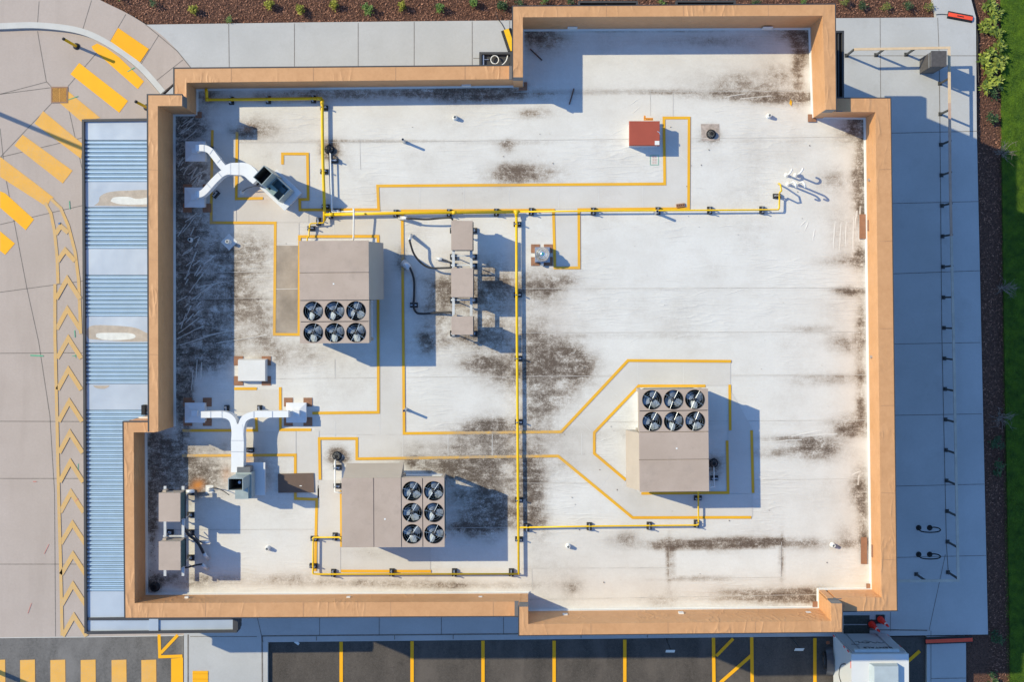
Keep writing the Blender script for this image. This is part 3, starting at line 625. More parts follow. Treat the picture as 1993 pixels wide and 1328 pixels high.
# gentle membrane relief
Z = HR + 0.012 * (fbm(X, Y, 0.5, 91, 3) - 0.5)
Zw = np.zeros(X.shape)
idx = -np.ones(X.shape, int); cells = inside
nx, ny = X.shape
use = np.zeros(X.shape, bool)
use[:-1, :-1] |= cells[:-1, :-1]; use[1:, :-1] |= cells[:-1, :-1]; use[:-1, 1:] |= cells[:-1, :-1]; use[1:, 1:] |= cells[:-1, :-1]
idx[use] = np.arange(use.sum())
ci, cj = np.where(cells[:-1, :-1])
verts = np.stack([X[use], Y[use], np.full(use.sum(), HR)], 1)
faces = np.stack([idx[ci, cj], idx[ci + 1, cj], idx[ci + 1, cj + 1], idx[ci, cj + 1]], 1)
def attr(nt, nm):
    a = N(nt, 'ShaderNodeAttribute'); a.attribute_name = nm; return a.outputs['Fac']
def stained(name, b1, b2, speck, wrinkles, wear=1.0):
    m, nt, b = newmat(name); v = coords(nt); vs = coords(nt, (0.45, 2.2, 1))
    fine = noise(nt, v, 5, 8, 0.75); strk = noise(nt, vs, 2.4, 8, 0.74); gr = noise(nt, v, 26, 4, 0.7)
    nn = mth(nt, 'ADD', mth(nt, 'MULTIPLY', fine, 0.62), mth(nt, 'MULTIPLY', strk, 0.38))
    nn = mth(nt, 'ADD', mth(nt, 'MULTIPLY', mth(nt, 'SUBTRACT', nn, 0.5), 6.5), mth(nt, 'MULTIPLY', mth(nt, 'SUBTRACT', gr, 0.5), 2.4))
    dd = attr(nt, 'dirt'); df = mth(nt, 'MULTIPLY', dd, mth(nt, 'ADD', 0.72, mth(nt, 'MULTIPLY', nn, 0.62)), True)
    # tide lines left by dried puddles
    tl = noise(nt, v, 0.95, 3, 0.55)
    tl = mth(nt, 'SUBTRACT', 1.0, mth(nt, 'ABSOLUTE', mth(nt, 'MULTIPLY', mth(nt, 'SUBTRACT', mth(nt, 'FRACT', mth(nt, 'MULTIPLY', tl, 7.0)), 0.5), 15.0)), True)
    tl = mth(nt, 'MULTIPLY', mth(nt, 'MULTIPLY', tl, ramp(nt, dd, 0.22, 0.7)), ramp(nt, fine, 0.42, 0.62))
    df = mth(nt, 'MAXIMUM', df, mth(nt, 'MULTIPLY', tl, 0.7)); df = mth(nt, 'MULTIPLY', df, 0.92)
    base = mixc(nt, ramp(nt, noise(nt, v, 0.7, 5, 0.6), 0.35, 0.65), b1, b2); base = mixc(nt, ramp(nt, noise(nt, v, 13, 4, 0.8), 0.3, 0.7, 0, 0.22 * wear), base, (0.50, 0.475, 0.44))
    base = mixc(nt, ramp(nt, noise(nt, v, 9, 5, 0.7), 0.55, 0.8, 0, speck), base, (0.50, 0.45, 0.40))
    base = mixc(nt, ramp(nt, noise(nt, coords(nt, (.5, 1.4, 1)), 1.7, 6, 0.7), 0.5, 0.78, 0, 0.3 * wear), base, (0.53, 0.48, 0.43))
    base = mixc(nt, mth(nt, 'MULTIPLY', attr(nt, 'warm'), .36), base, mixc(nt, .62, base, (0.50, 0.33, 0.22)) if wear == 1 else base)
    dc = mixc(nt, attr(nt, 'brown'), (0.04, 0.035, 0.026), (0.115, 0.075, 0.05))
    c = mixc(nt, ramp(nt, df, 0.0, 0.5), base, mixc(nt, attr(nt, 'brown'), (0.30, 0.285, 0.265), (0.35, 0.29, 0.235)))
    c = mixc(nt, ramp(nt, df, 0.42, 0.95), c, dc); c = mixc(nt, attr(nt, 'rust'), c, (0.52, 0.19, 0.03))
    nt.links.new(c, b.inputs['Base Color']); b.inputs['Roughness'].default_value = 0.62
    if wrinkles:
        wv = noise(nt, coords(nt, (0.5, 3.0, 1), 0.8), 1.3, 2, 0.5)
        rd = mth(nt, 'POWER', mth(nt, 'SUBTRACT', 1.0, mth(nt, 'ABSOLUTE', mth(nt, 'MULTIPLY', mth(nt, 'SUBTRACT', wv, 0.5), 11.0)), True), 2.0)
        rd = mth(nt, 'MULTIPLY', rd, ramp(nt, noise(nt, v, 0.45, 2), 0.47, 0.66))
        h = mth(nt, 'ADD', mth(nt, 'MULTIPLY', rd, 1.0), mth(nt, 'ADD', mth(nt, 'MULTIPLY', strk, 0.5), mth(nt, 'MULTIPLY', gr, 0.12)))
        bump(nt, b, h, 0.3, 0.03)
    else: bump(nt, b, gr, 0.2, 0.01)
    return m
roof_m = stained('stained white roof membrane', (0.665, 0.642, 0.605), (0.725, 0.707, 0.675), 0.22, True)
tape_st = stained('scuffed yellow tape', (0.74, 0.37, 0.004), (0.80, 0.425, 0.006), 0.05, False, 0.12)
patch_st = stained('newer membrane', (0.67, 0.655, 0.625), (0.735, 0.725, 0.70), 0.2, False)
mat_st = stained('walkway mat', (0.595, 0.565, 0.525), (0.65, 0.62, 0.585), 0.15, False)
# folds in the loose membrane (real ridges)
mb = MB(); rr = random.Random(4)
def fold(u0, v0, u1, v1, w=0.022, hgt=0.016):
    a = PR(u0, v0); c_ = PR(u1, v1); n = 6; pts = []
    for k in range(n + 1):
        t_ = k / n; p = a.lerp(c_, t_); pts.append((p.x + rr.uniform(-.008, .008), p.y + rr.uniform(-.008, .008), t_))
    for k in range(n):
        p, q = pts[k], pts[k + 1]; dv = Vector((q[0] - p[0], q[1] - p[1])).normalized(); nn_ = Vector((-dv.y, dv.x)) * w
        h0 = hgt * math.sin(math.pi * p[2]) + 0.002; h1 = hgt * math.sin(math.pi * q[2]) + 0.002
        mb.face([(p[0] + nn_.x, p[1] + nn_.y, HR + .001), (q[0] + nn_.x, q[1] + nn_.y, HR + .001), (q[0], q[1], HR + h1), (p[0], p[1], HR + h0)][::-1])
        mb.face([(p[0] - nn_.x, p[1] - nn_.y, HR + .001), (q[0] - nn_.x, q[1] - nn_.y, HR + .001), (q[0], q[1], HR + h1), (p[0], p[1], HR + h0)])
for u0, v0, u1, v1 in ((352, 246, 378, 228), (356, 258, 380, 240), (360, 272, 382, 254), (366, 340, 384, 326), (370, 352, 398, 332), (368, 366, 386, 344), (384, 362, 392, 342), (360, 432, 384, 414), (356, 452, 378, 424), (346, 460, 362, 436),
                       (360, 545, 382, 490), (368, 570, 396, 530), (372, 585, 410, 555), (346, 650, 388, 618), (344, 660, 396, 634), (350, 672, 420, 650), (352, 640, 362, 610), (380, 560, 440, 548), (395, 655, 470, 640), (420, 668, 520, 652),
                       (1558, 440, 1570, 428), (1566, 450, 1574, 432), (1582, 470, 1586, 445), (1622, 485, 1626, 430), (1634, 490, 1638, 432), (1646, 480, 1648, 432), (1660, 490, 1662, 420), (1672, 470, 1675, 400), (1664, 445, 1668, 410),
                       (1440, 192, 1500, 186), (1410, 189, 1450, 182), (1225, 205, 1245, 190), (1228, 222, 1246, 208), (1190, 262, 1215, 250), (1395, 442, 1430, 438), (1410, 575, 1450, 562), (1350, 575, 1380, 565), (1480, 862, 1560, 856), (1560, 850, 1630, 845),
                       (1670, 945, 1672, 925), (1658, 925, 1676, 918), (1540, 850, 1600, 838), (640, 165, 760, 163), (1160, 862, 1180, 855), (1640, 1160, 1670, 1140), (380, 745, 384, 700), (390, 740, 393, 705), (372, 760, 376, 720)):
    fold(u0, v0, u1, v1, .03 if u0 > 1500 else .018, .007 if u0 > 1000 else .014)
for _ in range(38):
    u0 = rr.uniform(345, 400); v0 = rr.choice((rr.uniform(235, 275), rr.uniform(318, 365), rr.uniform(420, 690), rr.uniform(480, 660))); L_ = rr.uniform(8, 26); a_ = rr.uniform(.45, 1.15); fold(u0, v0, u0 + L_ * math.cos(a_), v0 - L_ * math.sin(a_), .02, .013)
for _ in range(40):
    u0 = rr.uniform(1020, 1650); v0 = rr.uniform(200, 1130); L_ = rr.uniform(6, 30); a_ = rr.gauss(0, .25); fold(u0, v0, u0 + L_ * math.cos(a_), v0 - L_ * math.sin(a_), .010, .007)
n0 = len(verts); allv = verts.tolist() + [list(q) for q in mb.v]; allf = faces.tolist() + [[n0 + i for i in f] for f in mb.f]
me = bpy.data.meshes.new('roof_membrane'); me.from_pydata(allv, [], allf); me.update()
fx = np.array([q[0] for q in mb.v]); fy = np.array([q[1] for q in mb.v]); ii = np.clip(((fx - gx[0]) / ST).astype(int), 0, nx - 1); jj = np.clip(((fy - gy[0]) / ST).astype(int), 0, ny - 1)
for nm, arr, k_ in (('dirt', Dn, .35), ('brown', brown, 1), ('rust', rust, .5), ('warm', warm, 1)):
    a = me.attributes.new(nm, 'FLOAT', 'POINT'); a.data.foreach_set('value', np.concatenate([arr[use], arr[ii, jj] * k_]).astype(np.float32))
me.materials.append(roof_m); ro = bpy.data.objects.new('roof_membrane', me); C.objects.link(ro); ro.parent = bld
# seams
seam = M('membrane seam', (0.50, 0.47, 0.44), 0.7, var=0.35, scale=2.5)
mb = MB()
def S(pts, w=0.014): mb.strip([PR(u, v)[:2] for u, v in pts], w, HR + 0.006)
for a in ([(345, 278), (640, 277)], [(640, 277), (1100, 272), (1700, 266)], [(1000, 179), (1590, 176)], [(345, 531), (584, 528)], [(370, 582), (540, 580)], [(1010, 562), (1690, 560)], [(1010, 648), (1690, 646)], [(500, 738), (1000, 733), (1690, 730)],
          [(1150, 822), (1690, 818)], [(1010, 941), (1215, 941)], [(1470, 935), (1690, 932)], [(295, 1032), (610, 1031)], [(870, 1028), (1000, 1027)], [(1015, 1107), (1300, 1106)], [(1025, 1168), (1590, 1158)], [(700, 270), (702, 330)], [(1266, 176), (1266, 225)],
          [(1310, 178), (1310, 228)], [(652, 738), (652, 700)], [(1302, 1066), (1302, 1128), (1520, 1124), (1521, 1056)], [(1381, 1065), (1381, 1128)], [(1035, 1108), (1037, 1150)], [(1320, 790), (1320, 750)]): S(a)
mb.build('membrane_seams', seam, bld)
mb = MB(); mb.face([PR(u, v, .0042) for u, v in ((1364, 241), (1400, 241), (1401, 273), (1366, 274))][::-1]); mb.build('gritty_patch', M('pinkish grit', (0.42, 0.35, 0.31), .9, var=.35, scale=9, dirt=(.2, .16, .14, .8)), bld)
# walkway mats
mb = MB(); md = MB()
def mat(pts, m=None):
    m = m or mb; a, b_, c_, d_ = [PR(u, v, 0.010) for u, v in pts]
    na = max(1, int(max((b_ - a).length, (c_ - d_).length) / .14)); nb = max(1, int(max((d_ - a).length, (c_ - b_).length) / .14)); i0 = len(m.v)
    for i in range(na + 1):
        for j in range(nb + 1): m.v.append(tuple(a.lerp(b_, i / na).lerp(d_.lerp(c_, i / na), j / nb)))
    for i in range(na):
        for j in range(nb): q = i0 + i * (nb + 1) + j; m.f.append((q, q + 1, q + nb + 2, q + nb + 1)); m.mi.append(0)
def stain_attrs(o, k_=1.0):
    me_ = o.data; co = np.array([v_.co[:] for v_ in me_.vertices]); ii = np.clip(((co[:, 0] - gx[0]) / ST).astype(int), 0, nx - 1); jj = np.clip(((co[:, 1] - gy[0]) / ST).astype(int), 0, ny - 1)
    for nm, arr, kk_ in (('dirt', Dn, k_), ('brown', brown, 1), ('rust', rust, .5), ('warm', warm, .8)):
        a = me_.attributes.new(nm, 'FLOAT', 'POINT'); a.data.foreach_set('value', (arr[ii, jj] * kk_).astype(np.float32))
def mrect(u0, v0, u1, v1, m=None): mat([(u0, v0), (u1, v0), (u1, v1), (u0, v1)], m)
mat([(737, 362), (1293, 358), (1340, 406), (737, 409)]); mat([(1293, 358), (1292, 229), (1341, 229), (1340, 406)])
mrect(602, 411, 783, 457); mrect(738, 457, 785, 805); mrect(612, 805, 785, 838); mrect(622, 838, 785, 846.5)
mat([(694, 847), (1091, 843), (1087, 888), (694, 892)]); mat([(1091, 843), (1222, 703), (1243, 751), (1156, 842)]); mat([(1091, 843), (1156, 842), (1156, 883), (1087, 888)])
mat([(1087, 888), (1156, 883), (1245, 962), (1231, 1007)]); mat([(1222, 703), (1422, 703), (1422, 751), (1243, 751)]); mat([(1245, 962), (1465, 962), (1465, 1007), (1231, 1007)])
mat([(1417, 751), (1466, 838), (1466, 962), (1417, 960)]); mrect(1079, 411, 1126, 521); mrect(414, 260, 460, 433); mrect(461, 388, 601, 433); mrect(550, 301, 599, 387); mrect(536, 434, 582, 478)
mrect(536, 478, 582, 650, md); mrect(357, 840, 576, 885); mrect(577, 839, 621, 970); mrect(618, 935, 663, 1115); mrect(665, 1068, 838, 1110); mrect(456, 759, 545, 803)
stain_attrs(mb.build('walkway_mats', mat_st, bld), .75); md.build('stained_walkway_mat', mat_dirty, bld)
mb = MB()
for a in ([(1087, 364), (1087, 405)], [(1165, 363), (1165, 405)], [(1251, 361), (1251, 405)], [(991, 365), (991, 407)], [(903, 366), (903, 407)], [(817, 366), (817, 408)], [(650, 412), (650, 456)], [(540, 474), (582, 473)], [(537, 563), (582, 562)],
          [(872, 845), (872, 890)], [(958, 845), (958, 890)], [(784, 847), (784, 890)], [(739, 845), (739, 805)], [(1132, 843), (1132, 886)], [(1182, 750), (1202, 772)], [(1121, 812), (1150, 840)], [(1330, 705), (1330, 748)], [(1241, 705), (1242, 748)], [(1186, 924), (1168, 950)], [(1293, 275), (1340, 317)], [(652, 820), (652, 850)]):
    mb.strip([PR(u, v)[:2] for u, v in a], 0.014, HR + 0.014)
pj = MB(); mat([(1302, 1066), (1521, 1062), (1520, 1124), (1302, 1128)], pj); stain_attrs(pj.build('membrane_repair_patch', patch_st, bld), 1.1)
mb.build('mat_joints', M('pale mat joint', (0.68, 0.66, 0.63), 0.8), bld)
# yellow walkway tape
mb = MB()
for a in ([(413.5, 253), (411, 433.5), (536, 434), (534, 651), (584, 651.5)], [(583.5, 459), (582, 651)], [(461.5, 257), (460, 387), (512, 386)], [(550, 320), (550, 299.5), (598.5, 299.5), (600, 388), (583.5, 388.5), (584, 408.5), (737, 408), (735, 362), (1293.5, 358), (1292, 229.5), (1341, 229.5), (1340, 406), (1126.5, 408), (1127, 521.5), (1080, 521.5), (1077, 409), (783, 410.5), (783.5, 430)],
          [(783, 430), (786.5, 844), (1092, 841), (1222, 702), (1423, 703.5)], [(583, 467), (583, 460.5), (736, 460), (736.5, 803), (608, 804.5)], [(545.5, 754), (546, 837), (606, 837)], [(456, 757), (500, 757)], [(355, 838.5), (500, 838), (498.5, 812)],
          [(355, 887.5), (575, 886), (575, 971), (616.5, 972.5), (613.5, 1112)], [(623, 934), (621.5, 854), (694.5, 854), (694.5, 893.5), (1000, 889), (1086, 888), (1231, 1008), (1462, 1007.5)], [(664.5, 955), (665, 1065)], [(664, 1112), (839, 1112.5)],
          [(1373, 751.5), (1243, 751.5), (1156.5, 842.5), (1156.5, 883), (1218, 935)], [(1248, 961), (1417, 959.5), (1415, 858)], [(1420, 749), (1421, 838)], [(1462.5, 838), (1465.5, 960)]):
    tz = (globals().get('tz', 0) + 1) % 7; q_ = [Vector((*PR(u, v)[:2], 0)) for u, v in a]; rs_ = []
    for p0_, p1_ in zip(q_, q_[1:]):
        n_ = max(1, int((p1_ - p0_).length / .2)); rs_ += [p0_.lerp(p1_, k / n_) for k in range(n_)]
    rs_.append(q_[-1]); mb.strip([p_[:2] for p_ in rs_], 0.092, HR + 0.016 + 0.0018 * tz)
stain_attrs(mb.build('walkway_tape', tape_st, bld), .42)
mb = MB()                                            # green and red stencil on the roof
for a in ([(1265.5, 302), (1281.5, 302), (1281.5, 321), (1265.5, 321), (1265.5, 302)],): mb.strip([PR(u, v)[:2] for u, v in a], 0.012, HR + 0.012)
mb.build('stencil_frame', gsp, bld)
mb = MB()
for k in range(5):
    for j in range(2): mb.strip([PR(1269.5 + 4.6 * j, 306 + 3 * k)[:2], PR(1273.0 + 4.6 * j, 306 + 3 * k)[:2]], 0.010, HR + 0.012)
mb.strip([PR(1269, 304.5)[:2], PR(1273, 303.5)[:2], PR(1277, 304.5)[:2]], 0.01, HR + 0.012); mb.build('stencil_lines', rsp, bld)
# facade openings (outside walls, out of sight from straight above)
def facade(a, b_, n, z0, z1, w, name='window'):
    a = Vector(a); b_ = Vector(b_); t_ = (b_ - a).normalized(); nrm = Vector((t_.y, -t_.x))
    for k in range(n):
        c_ = a.lerp(b_, (k + 0.5) / n); fr = MB(); p0 = c_ - t_ * w / 2; p1 = c_ + t_ * w / 2
        for (q0, q1, za, zb) in ((p0, p0 + t_ * 0.07, z0, z1), (p1 - t_ * 0.07, p1, z0, z1), (p0 + t_ * .07, p1 - t_ * .07, z1 - 0.07, z1), (p0 + t_ * .07, p1 - t_ * .07, z0, z0 + 0.07)):
            fr.prism([tuple(q0 - nrm * .02), tuple(q1 - nrm * .02), tuple(q1 + nrm * .06), tuple(q0 + nrm * .06)], za, zb)
        o = fr.build(name, fascia, bld)
        gm = MB(); q0 = p0 + t_ * .07; q1 = p1 - t_ * .07; gm.prism([tuple(q0 - nrm * .02), tuple(q1 - nrm * .02), tuple(q1 + nrm * .025), tuple(q0 + nrm * .025)], z0 + .07, z1 - .07); gm.build('pane', glass, o)
facade((xE1, yE1), (xE2, yE2), 6, 0.9, 3.0, 1.8); facade((xD1, yD1), (xD0, yD0), 4, 0.9, 3.0, 1.8); facade((xF0, yF0), (xF1, yF1), 4, 0.9, 3.0, 1.8)
facade((xG, yG), (xF0, yGr), 3, 0.9, 3.0, 1.6); facade((xAb, Ao[1][1]), (xa, ya), 3, 0.9, 2.8, 1.8); facade((xE1, (yE1 * 3 + yE2) / 4 + 1), (xE1 + 0.01, (yE1 * 3 + yE2) / 4 - 1), 1, 0.16, 2.4, 1.0, 'door') if False else None

# ------------------------------------------------------------------ west canopy
ZP = 3.6
cn = thing('drive_through_canopy', 'ribbed sky-tinted metal canopy in a dark frame along the west wall', 'canopy', (0, 0, 0))
def cb(mb, u0, v0, u1, v1, z0, z1): a = P(u0, v0, z1); c_ = P(u1, v1, z1); mb.box(a.x, a.y, z0, c_.x, c_.y, z1)
def Pc(u, v, z=ZP): return P(u, v, z)
mb = MB()                                            # frame with slight drift to the right as it runs south
def cq(mb, pts, z0, z1): mb.prism([tuple(P(u, v, z1)[:2]) for u, v in pts], z0, z1)
cq(mb, [(159, 232), (163.5, 232), (168.5, 1234), (164, 1234)], ZP - 0.45, ZP + 0.08)
cq(mb, [(163.5, 231.5), (330, 229.5), (330, 234.5), (163.5, 236.5)], ZP - 0.45, ZP + 0.078)
cq(mb, [(164, 1233.8), (168.5, 1229.7), (455, 1228), (463, 1207), (464, 1232)][:0] or [(168.4, 1230.5), (461, 1227.5), (461, 1232.5), (168.4, 1235.8)], ZP - 0.45, ZP + 0.079)
cq(mb, [(453, 1205), (463, 1205), (463, 1227.3), (453, 1227.3)], ZP - 0.45, ZP + 0.077)
cq(mb, [(169, 1203.5), (330, 1201.5), (454, 1202.5), (454, 1207), (330, 1208), (169, 1208.5)], ZP - 0.3, ZP + 0.03)
mb.build('frame', fascia, cn)
def xl(v): return 163.7 + (v - 232) * 0.0047
mb = MB()
for v0, v1 in ((236, 272), (354, 403), (484.5, 535), (616.5, 667), (748, 798), (1152, 1204)):
    cq(mb, [(xl(v0), v0), (330, v0), (330, v1), (xl(v1), v1)], ZP - 0.06, ZP - 0.01)
cq(mb, [(300, 1148), (453, 1148), (453, 1204), (300, 1204)], ZP - 0.2, ZP - 0.012); cq(mb, [(168.5, 1208.5), (290, 1208), (290, 1229), (168.5, 1230)], ZP - 0.06, ZP - 0.01); cq(mb, [(308.5, 1208), (453, 1207), (453, 1227.5), (308.5, 1229)], ZP - 0.06, ZP - 0.01)
cq(mb, [(290, 1206), (308, 1206), (308, 1229.5), (290, 1229.5)], ZP - 0.06, ZP + 0.05)
split(mb, 'flat_panel', flat_m, cn)
mb = MB(); kk = (ZC - ZP) / F
for v0, v1 in ((272, 354), (403, 484.5), (535, 616.5), (667, 748), (798, 1152)):
    n = max(1, round((v1 - v0) / 8.15)); st = (v1 - v0) / n
    for i in range(n):
        a = v0 + i * st; x0 = P(xl(a), 0, ZP).x; x1 = P(330, 0, ZP).x
        ysn = [(a, -0.055), (a + 0.08 * st, -0.055), (a + 0.30 * st, 0.0), (a + 0.78 * st, 0.0), (a + st, -0.055)]
        for (va, za), (vb, zb) in zip(ysn, ysn[1:]):
            ya_, yb_ = P(0, va, ZP).y, P(0, vb, ZP).y
            mb.face([(x0, yb_, ZP + zb), (x1, yb_, ZP + zb), (x1, ya_, ZP + za), (x0, ya_, ZP + za)])
mb.build('ribbed_deck', deck_m, cn)
mb = MB()
for v0, v1 in ((272, 354), (403, 484.5), (535, 616.5), (667, 748), (798, 1152)):
    n = max(1, round((v1 - v0) / 8.15)); st = (v1 - v0) / n
    for i in range(n + 1):
        a = v0 + i * st; p0 = P(xl(a) + 1, a - 0.2, ZP); p1 = P(330, a - 0.2, ZP); mb.box(p0.x, p0.y - 0.012, ZP - 0.051, p1.x, p0.y + 0.012, ZP - 0.045)
        if i < n: yq = P(0, a + st * .385, ZP).y; mb.box(p0.x, yq - 0.010, ZP + 0.0005, p1.x, yq + 0.010, ZP + 0.004)
        mb.box(p0.x - 0.02, p0.y - 0.035, ZP - 0.05, p0.x + 0.05, p0.y + 0.02, ZP - 0.005)
mb.build('rib_lines', M('dark blue line', (0.10, 0.16, 0.20), 0.7), cn)  # dark strips laid in the rib valleys, along the rib tops and ends
def blob(mb, pts, z):
    c_ = Vector((sum(p[0] for p in pts) / len(pts), sum(p[1] for p in pts) / len(pts), 0)); q = sample([(p[0], p[1], 0) for p in pts + [pts[0]]], 5)
    w = [P(p.x, p.y, z) for p in q[:-1]]; mb.face(w[::-1])
mb = MB(); blob(mb, [(183, 400), (192, 393), (195, 382), (212, 374), (245, 371), (300, 372), (300, 400), (240, 401)], ZP - 0.006)
blob(mb, [(172, 660), (168, 645), (180, 634), (220, 634), (262, 638), (285, 648), (300, 650), (300, 663), (240, 665)], ZP - 0.006); blob(mb, [(181, 751), (200, 751), (213, 751), (204, 757), (188, 756)], ZP - 0.006)
split(mb, 'silt_stain', puddle_m, cn)
mb = MB(); blob(mb, [(215, 392), (222, 384), (250, 383), (268, 387), (300, 383), (300, 396), (240, 398)], ZP - 0.003); blob(mb, [(187, 656), (190, 649), (220, 648), (255, 649), (264, 656), (250, 661), (205, 662)], ZP - 0.003); split(mb, 'puddle_residue', puddle_in, cn)
for i, v in enumerate((260, 420, 580, 760, 930, 1100, 1215)):
    p = P(172, v, ZP); mb = MB(); mb.box(p.x, p.y - 0.1, 0, p.x + 0.2, p.y + 0.1, ZP - 0.4)
    mb.build('post', fascia, cn)
mb = MB(); a = P(279, 788, ZP); mb.box(a.x, a.y - 0.35, ZP, a.x + 0.12, a.y, ZP + 0.22); mb.build('junction_box', black, cn)

# small dark canopies on the other walls
def small_canopy(u0, v0, u1, v1, z, label, slats, axis):
    t = thing('wall_canopy', label, 'canopy', (0, 0, 0), 0, 'dark slatted steel wall canopies')
    a = P(u0, v0, z); c_ = P(u1, v1, z); mb = MB()
    mb.strip([(a.x, a.y), (c_.x, a.y), (c_.x, c_.y), (a.x, c_.y)], 0.07, z, closed=True, th=0.18); mb.build('frame', fascia, t)
    mb = MB()
    for k in range(1, slats):
        f = k / slats
        if axis == 'x': y = a.y + (c_.y - a.y) * f; mb.box(a.x + .03, y - 0.02, z - 0.12, c_.x - .03, y + 0.02, z - 0.05)
        else: x = a.x + (c_.x - a.x) * f; mb.box(x - 0.02, a.y - .03, z - 0.12, x + 0.02, c_.y + .03, z - 0.05)
    mb.build('slats', fascia, t); mb = MB(); mb.box(a.x + .04, a.y - .04, z - .17, c_.x - .04, c_.y + .04, z - .15); mb.build('shadow_plate', black, t)  # solid plate added under the slats so the canopy casts a closed shadow
small_canopy(1567, 61, 1641, 190, 3.7, 'narrow dark canopy hugging the upper right wall beside the pavement', 9, 'y')
small_canopy(1127, 3, 1240, 67, 3.7, 'long dark canopy peeking out above the top wall, left of the pair', 8, 'x')
small_canopy(1317, 2, 1430, 67, 3.7, 'long dark canopy peeking out above the top wall, right of the pair', 8, 'x')
t = thing('utility_pit', 'dark framed recess beside the top wall with a coil of pale cable', 'utility pit', (0, 0, 0))
z = 0.3; a = P(935, 103, z); c_ = P(995, 140, z); mb = MB()
mb.strip([(a.x, a.y), (c_.x, a.y), (c_.x, c_.y), (a.x, c_.y)], 0.09, z, closed=True, th=0.2); mb.build('frame', fascia, t)
mb = MB(); mb.box(a.x, a.y, SW, c_.x, c_.y, SW + 0.03); mb.build('floor', fascia, t)
mb = MB(); ce = P(963, 116, z)
mb.tube([(ce.x + 0.15 * math.cos(k / 4), ce.y + 0.16 * math.sin(k / 4), z - .05 + 0.002 * k) for k in range(45)], 0.018, 6)
mb.tube(sample([P(988, 108, z), P(986, 116, z), P(982, 122, z), P(976, 127, z)]), 0.02, 6); mb.build('cable_coil', pvc, t)
mb = MB(); a2 = P(939.5, 106, z); mb.box(a2.x, a2.y, z - .1, a2.x + 0.05, a2.y - 0.42, z - 0.05); mb.box(a2.x + .03, a2.y - .16, z - .1, a2.x + .22, a2.y - .18, z - .07); mb.build('bracket', galv, t)

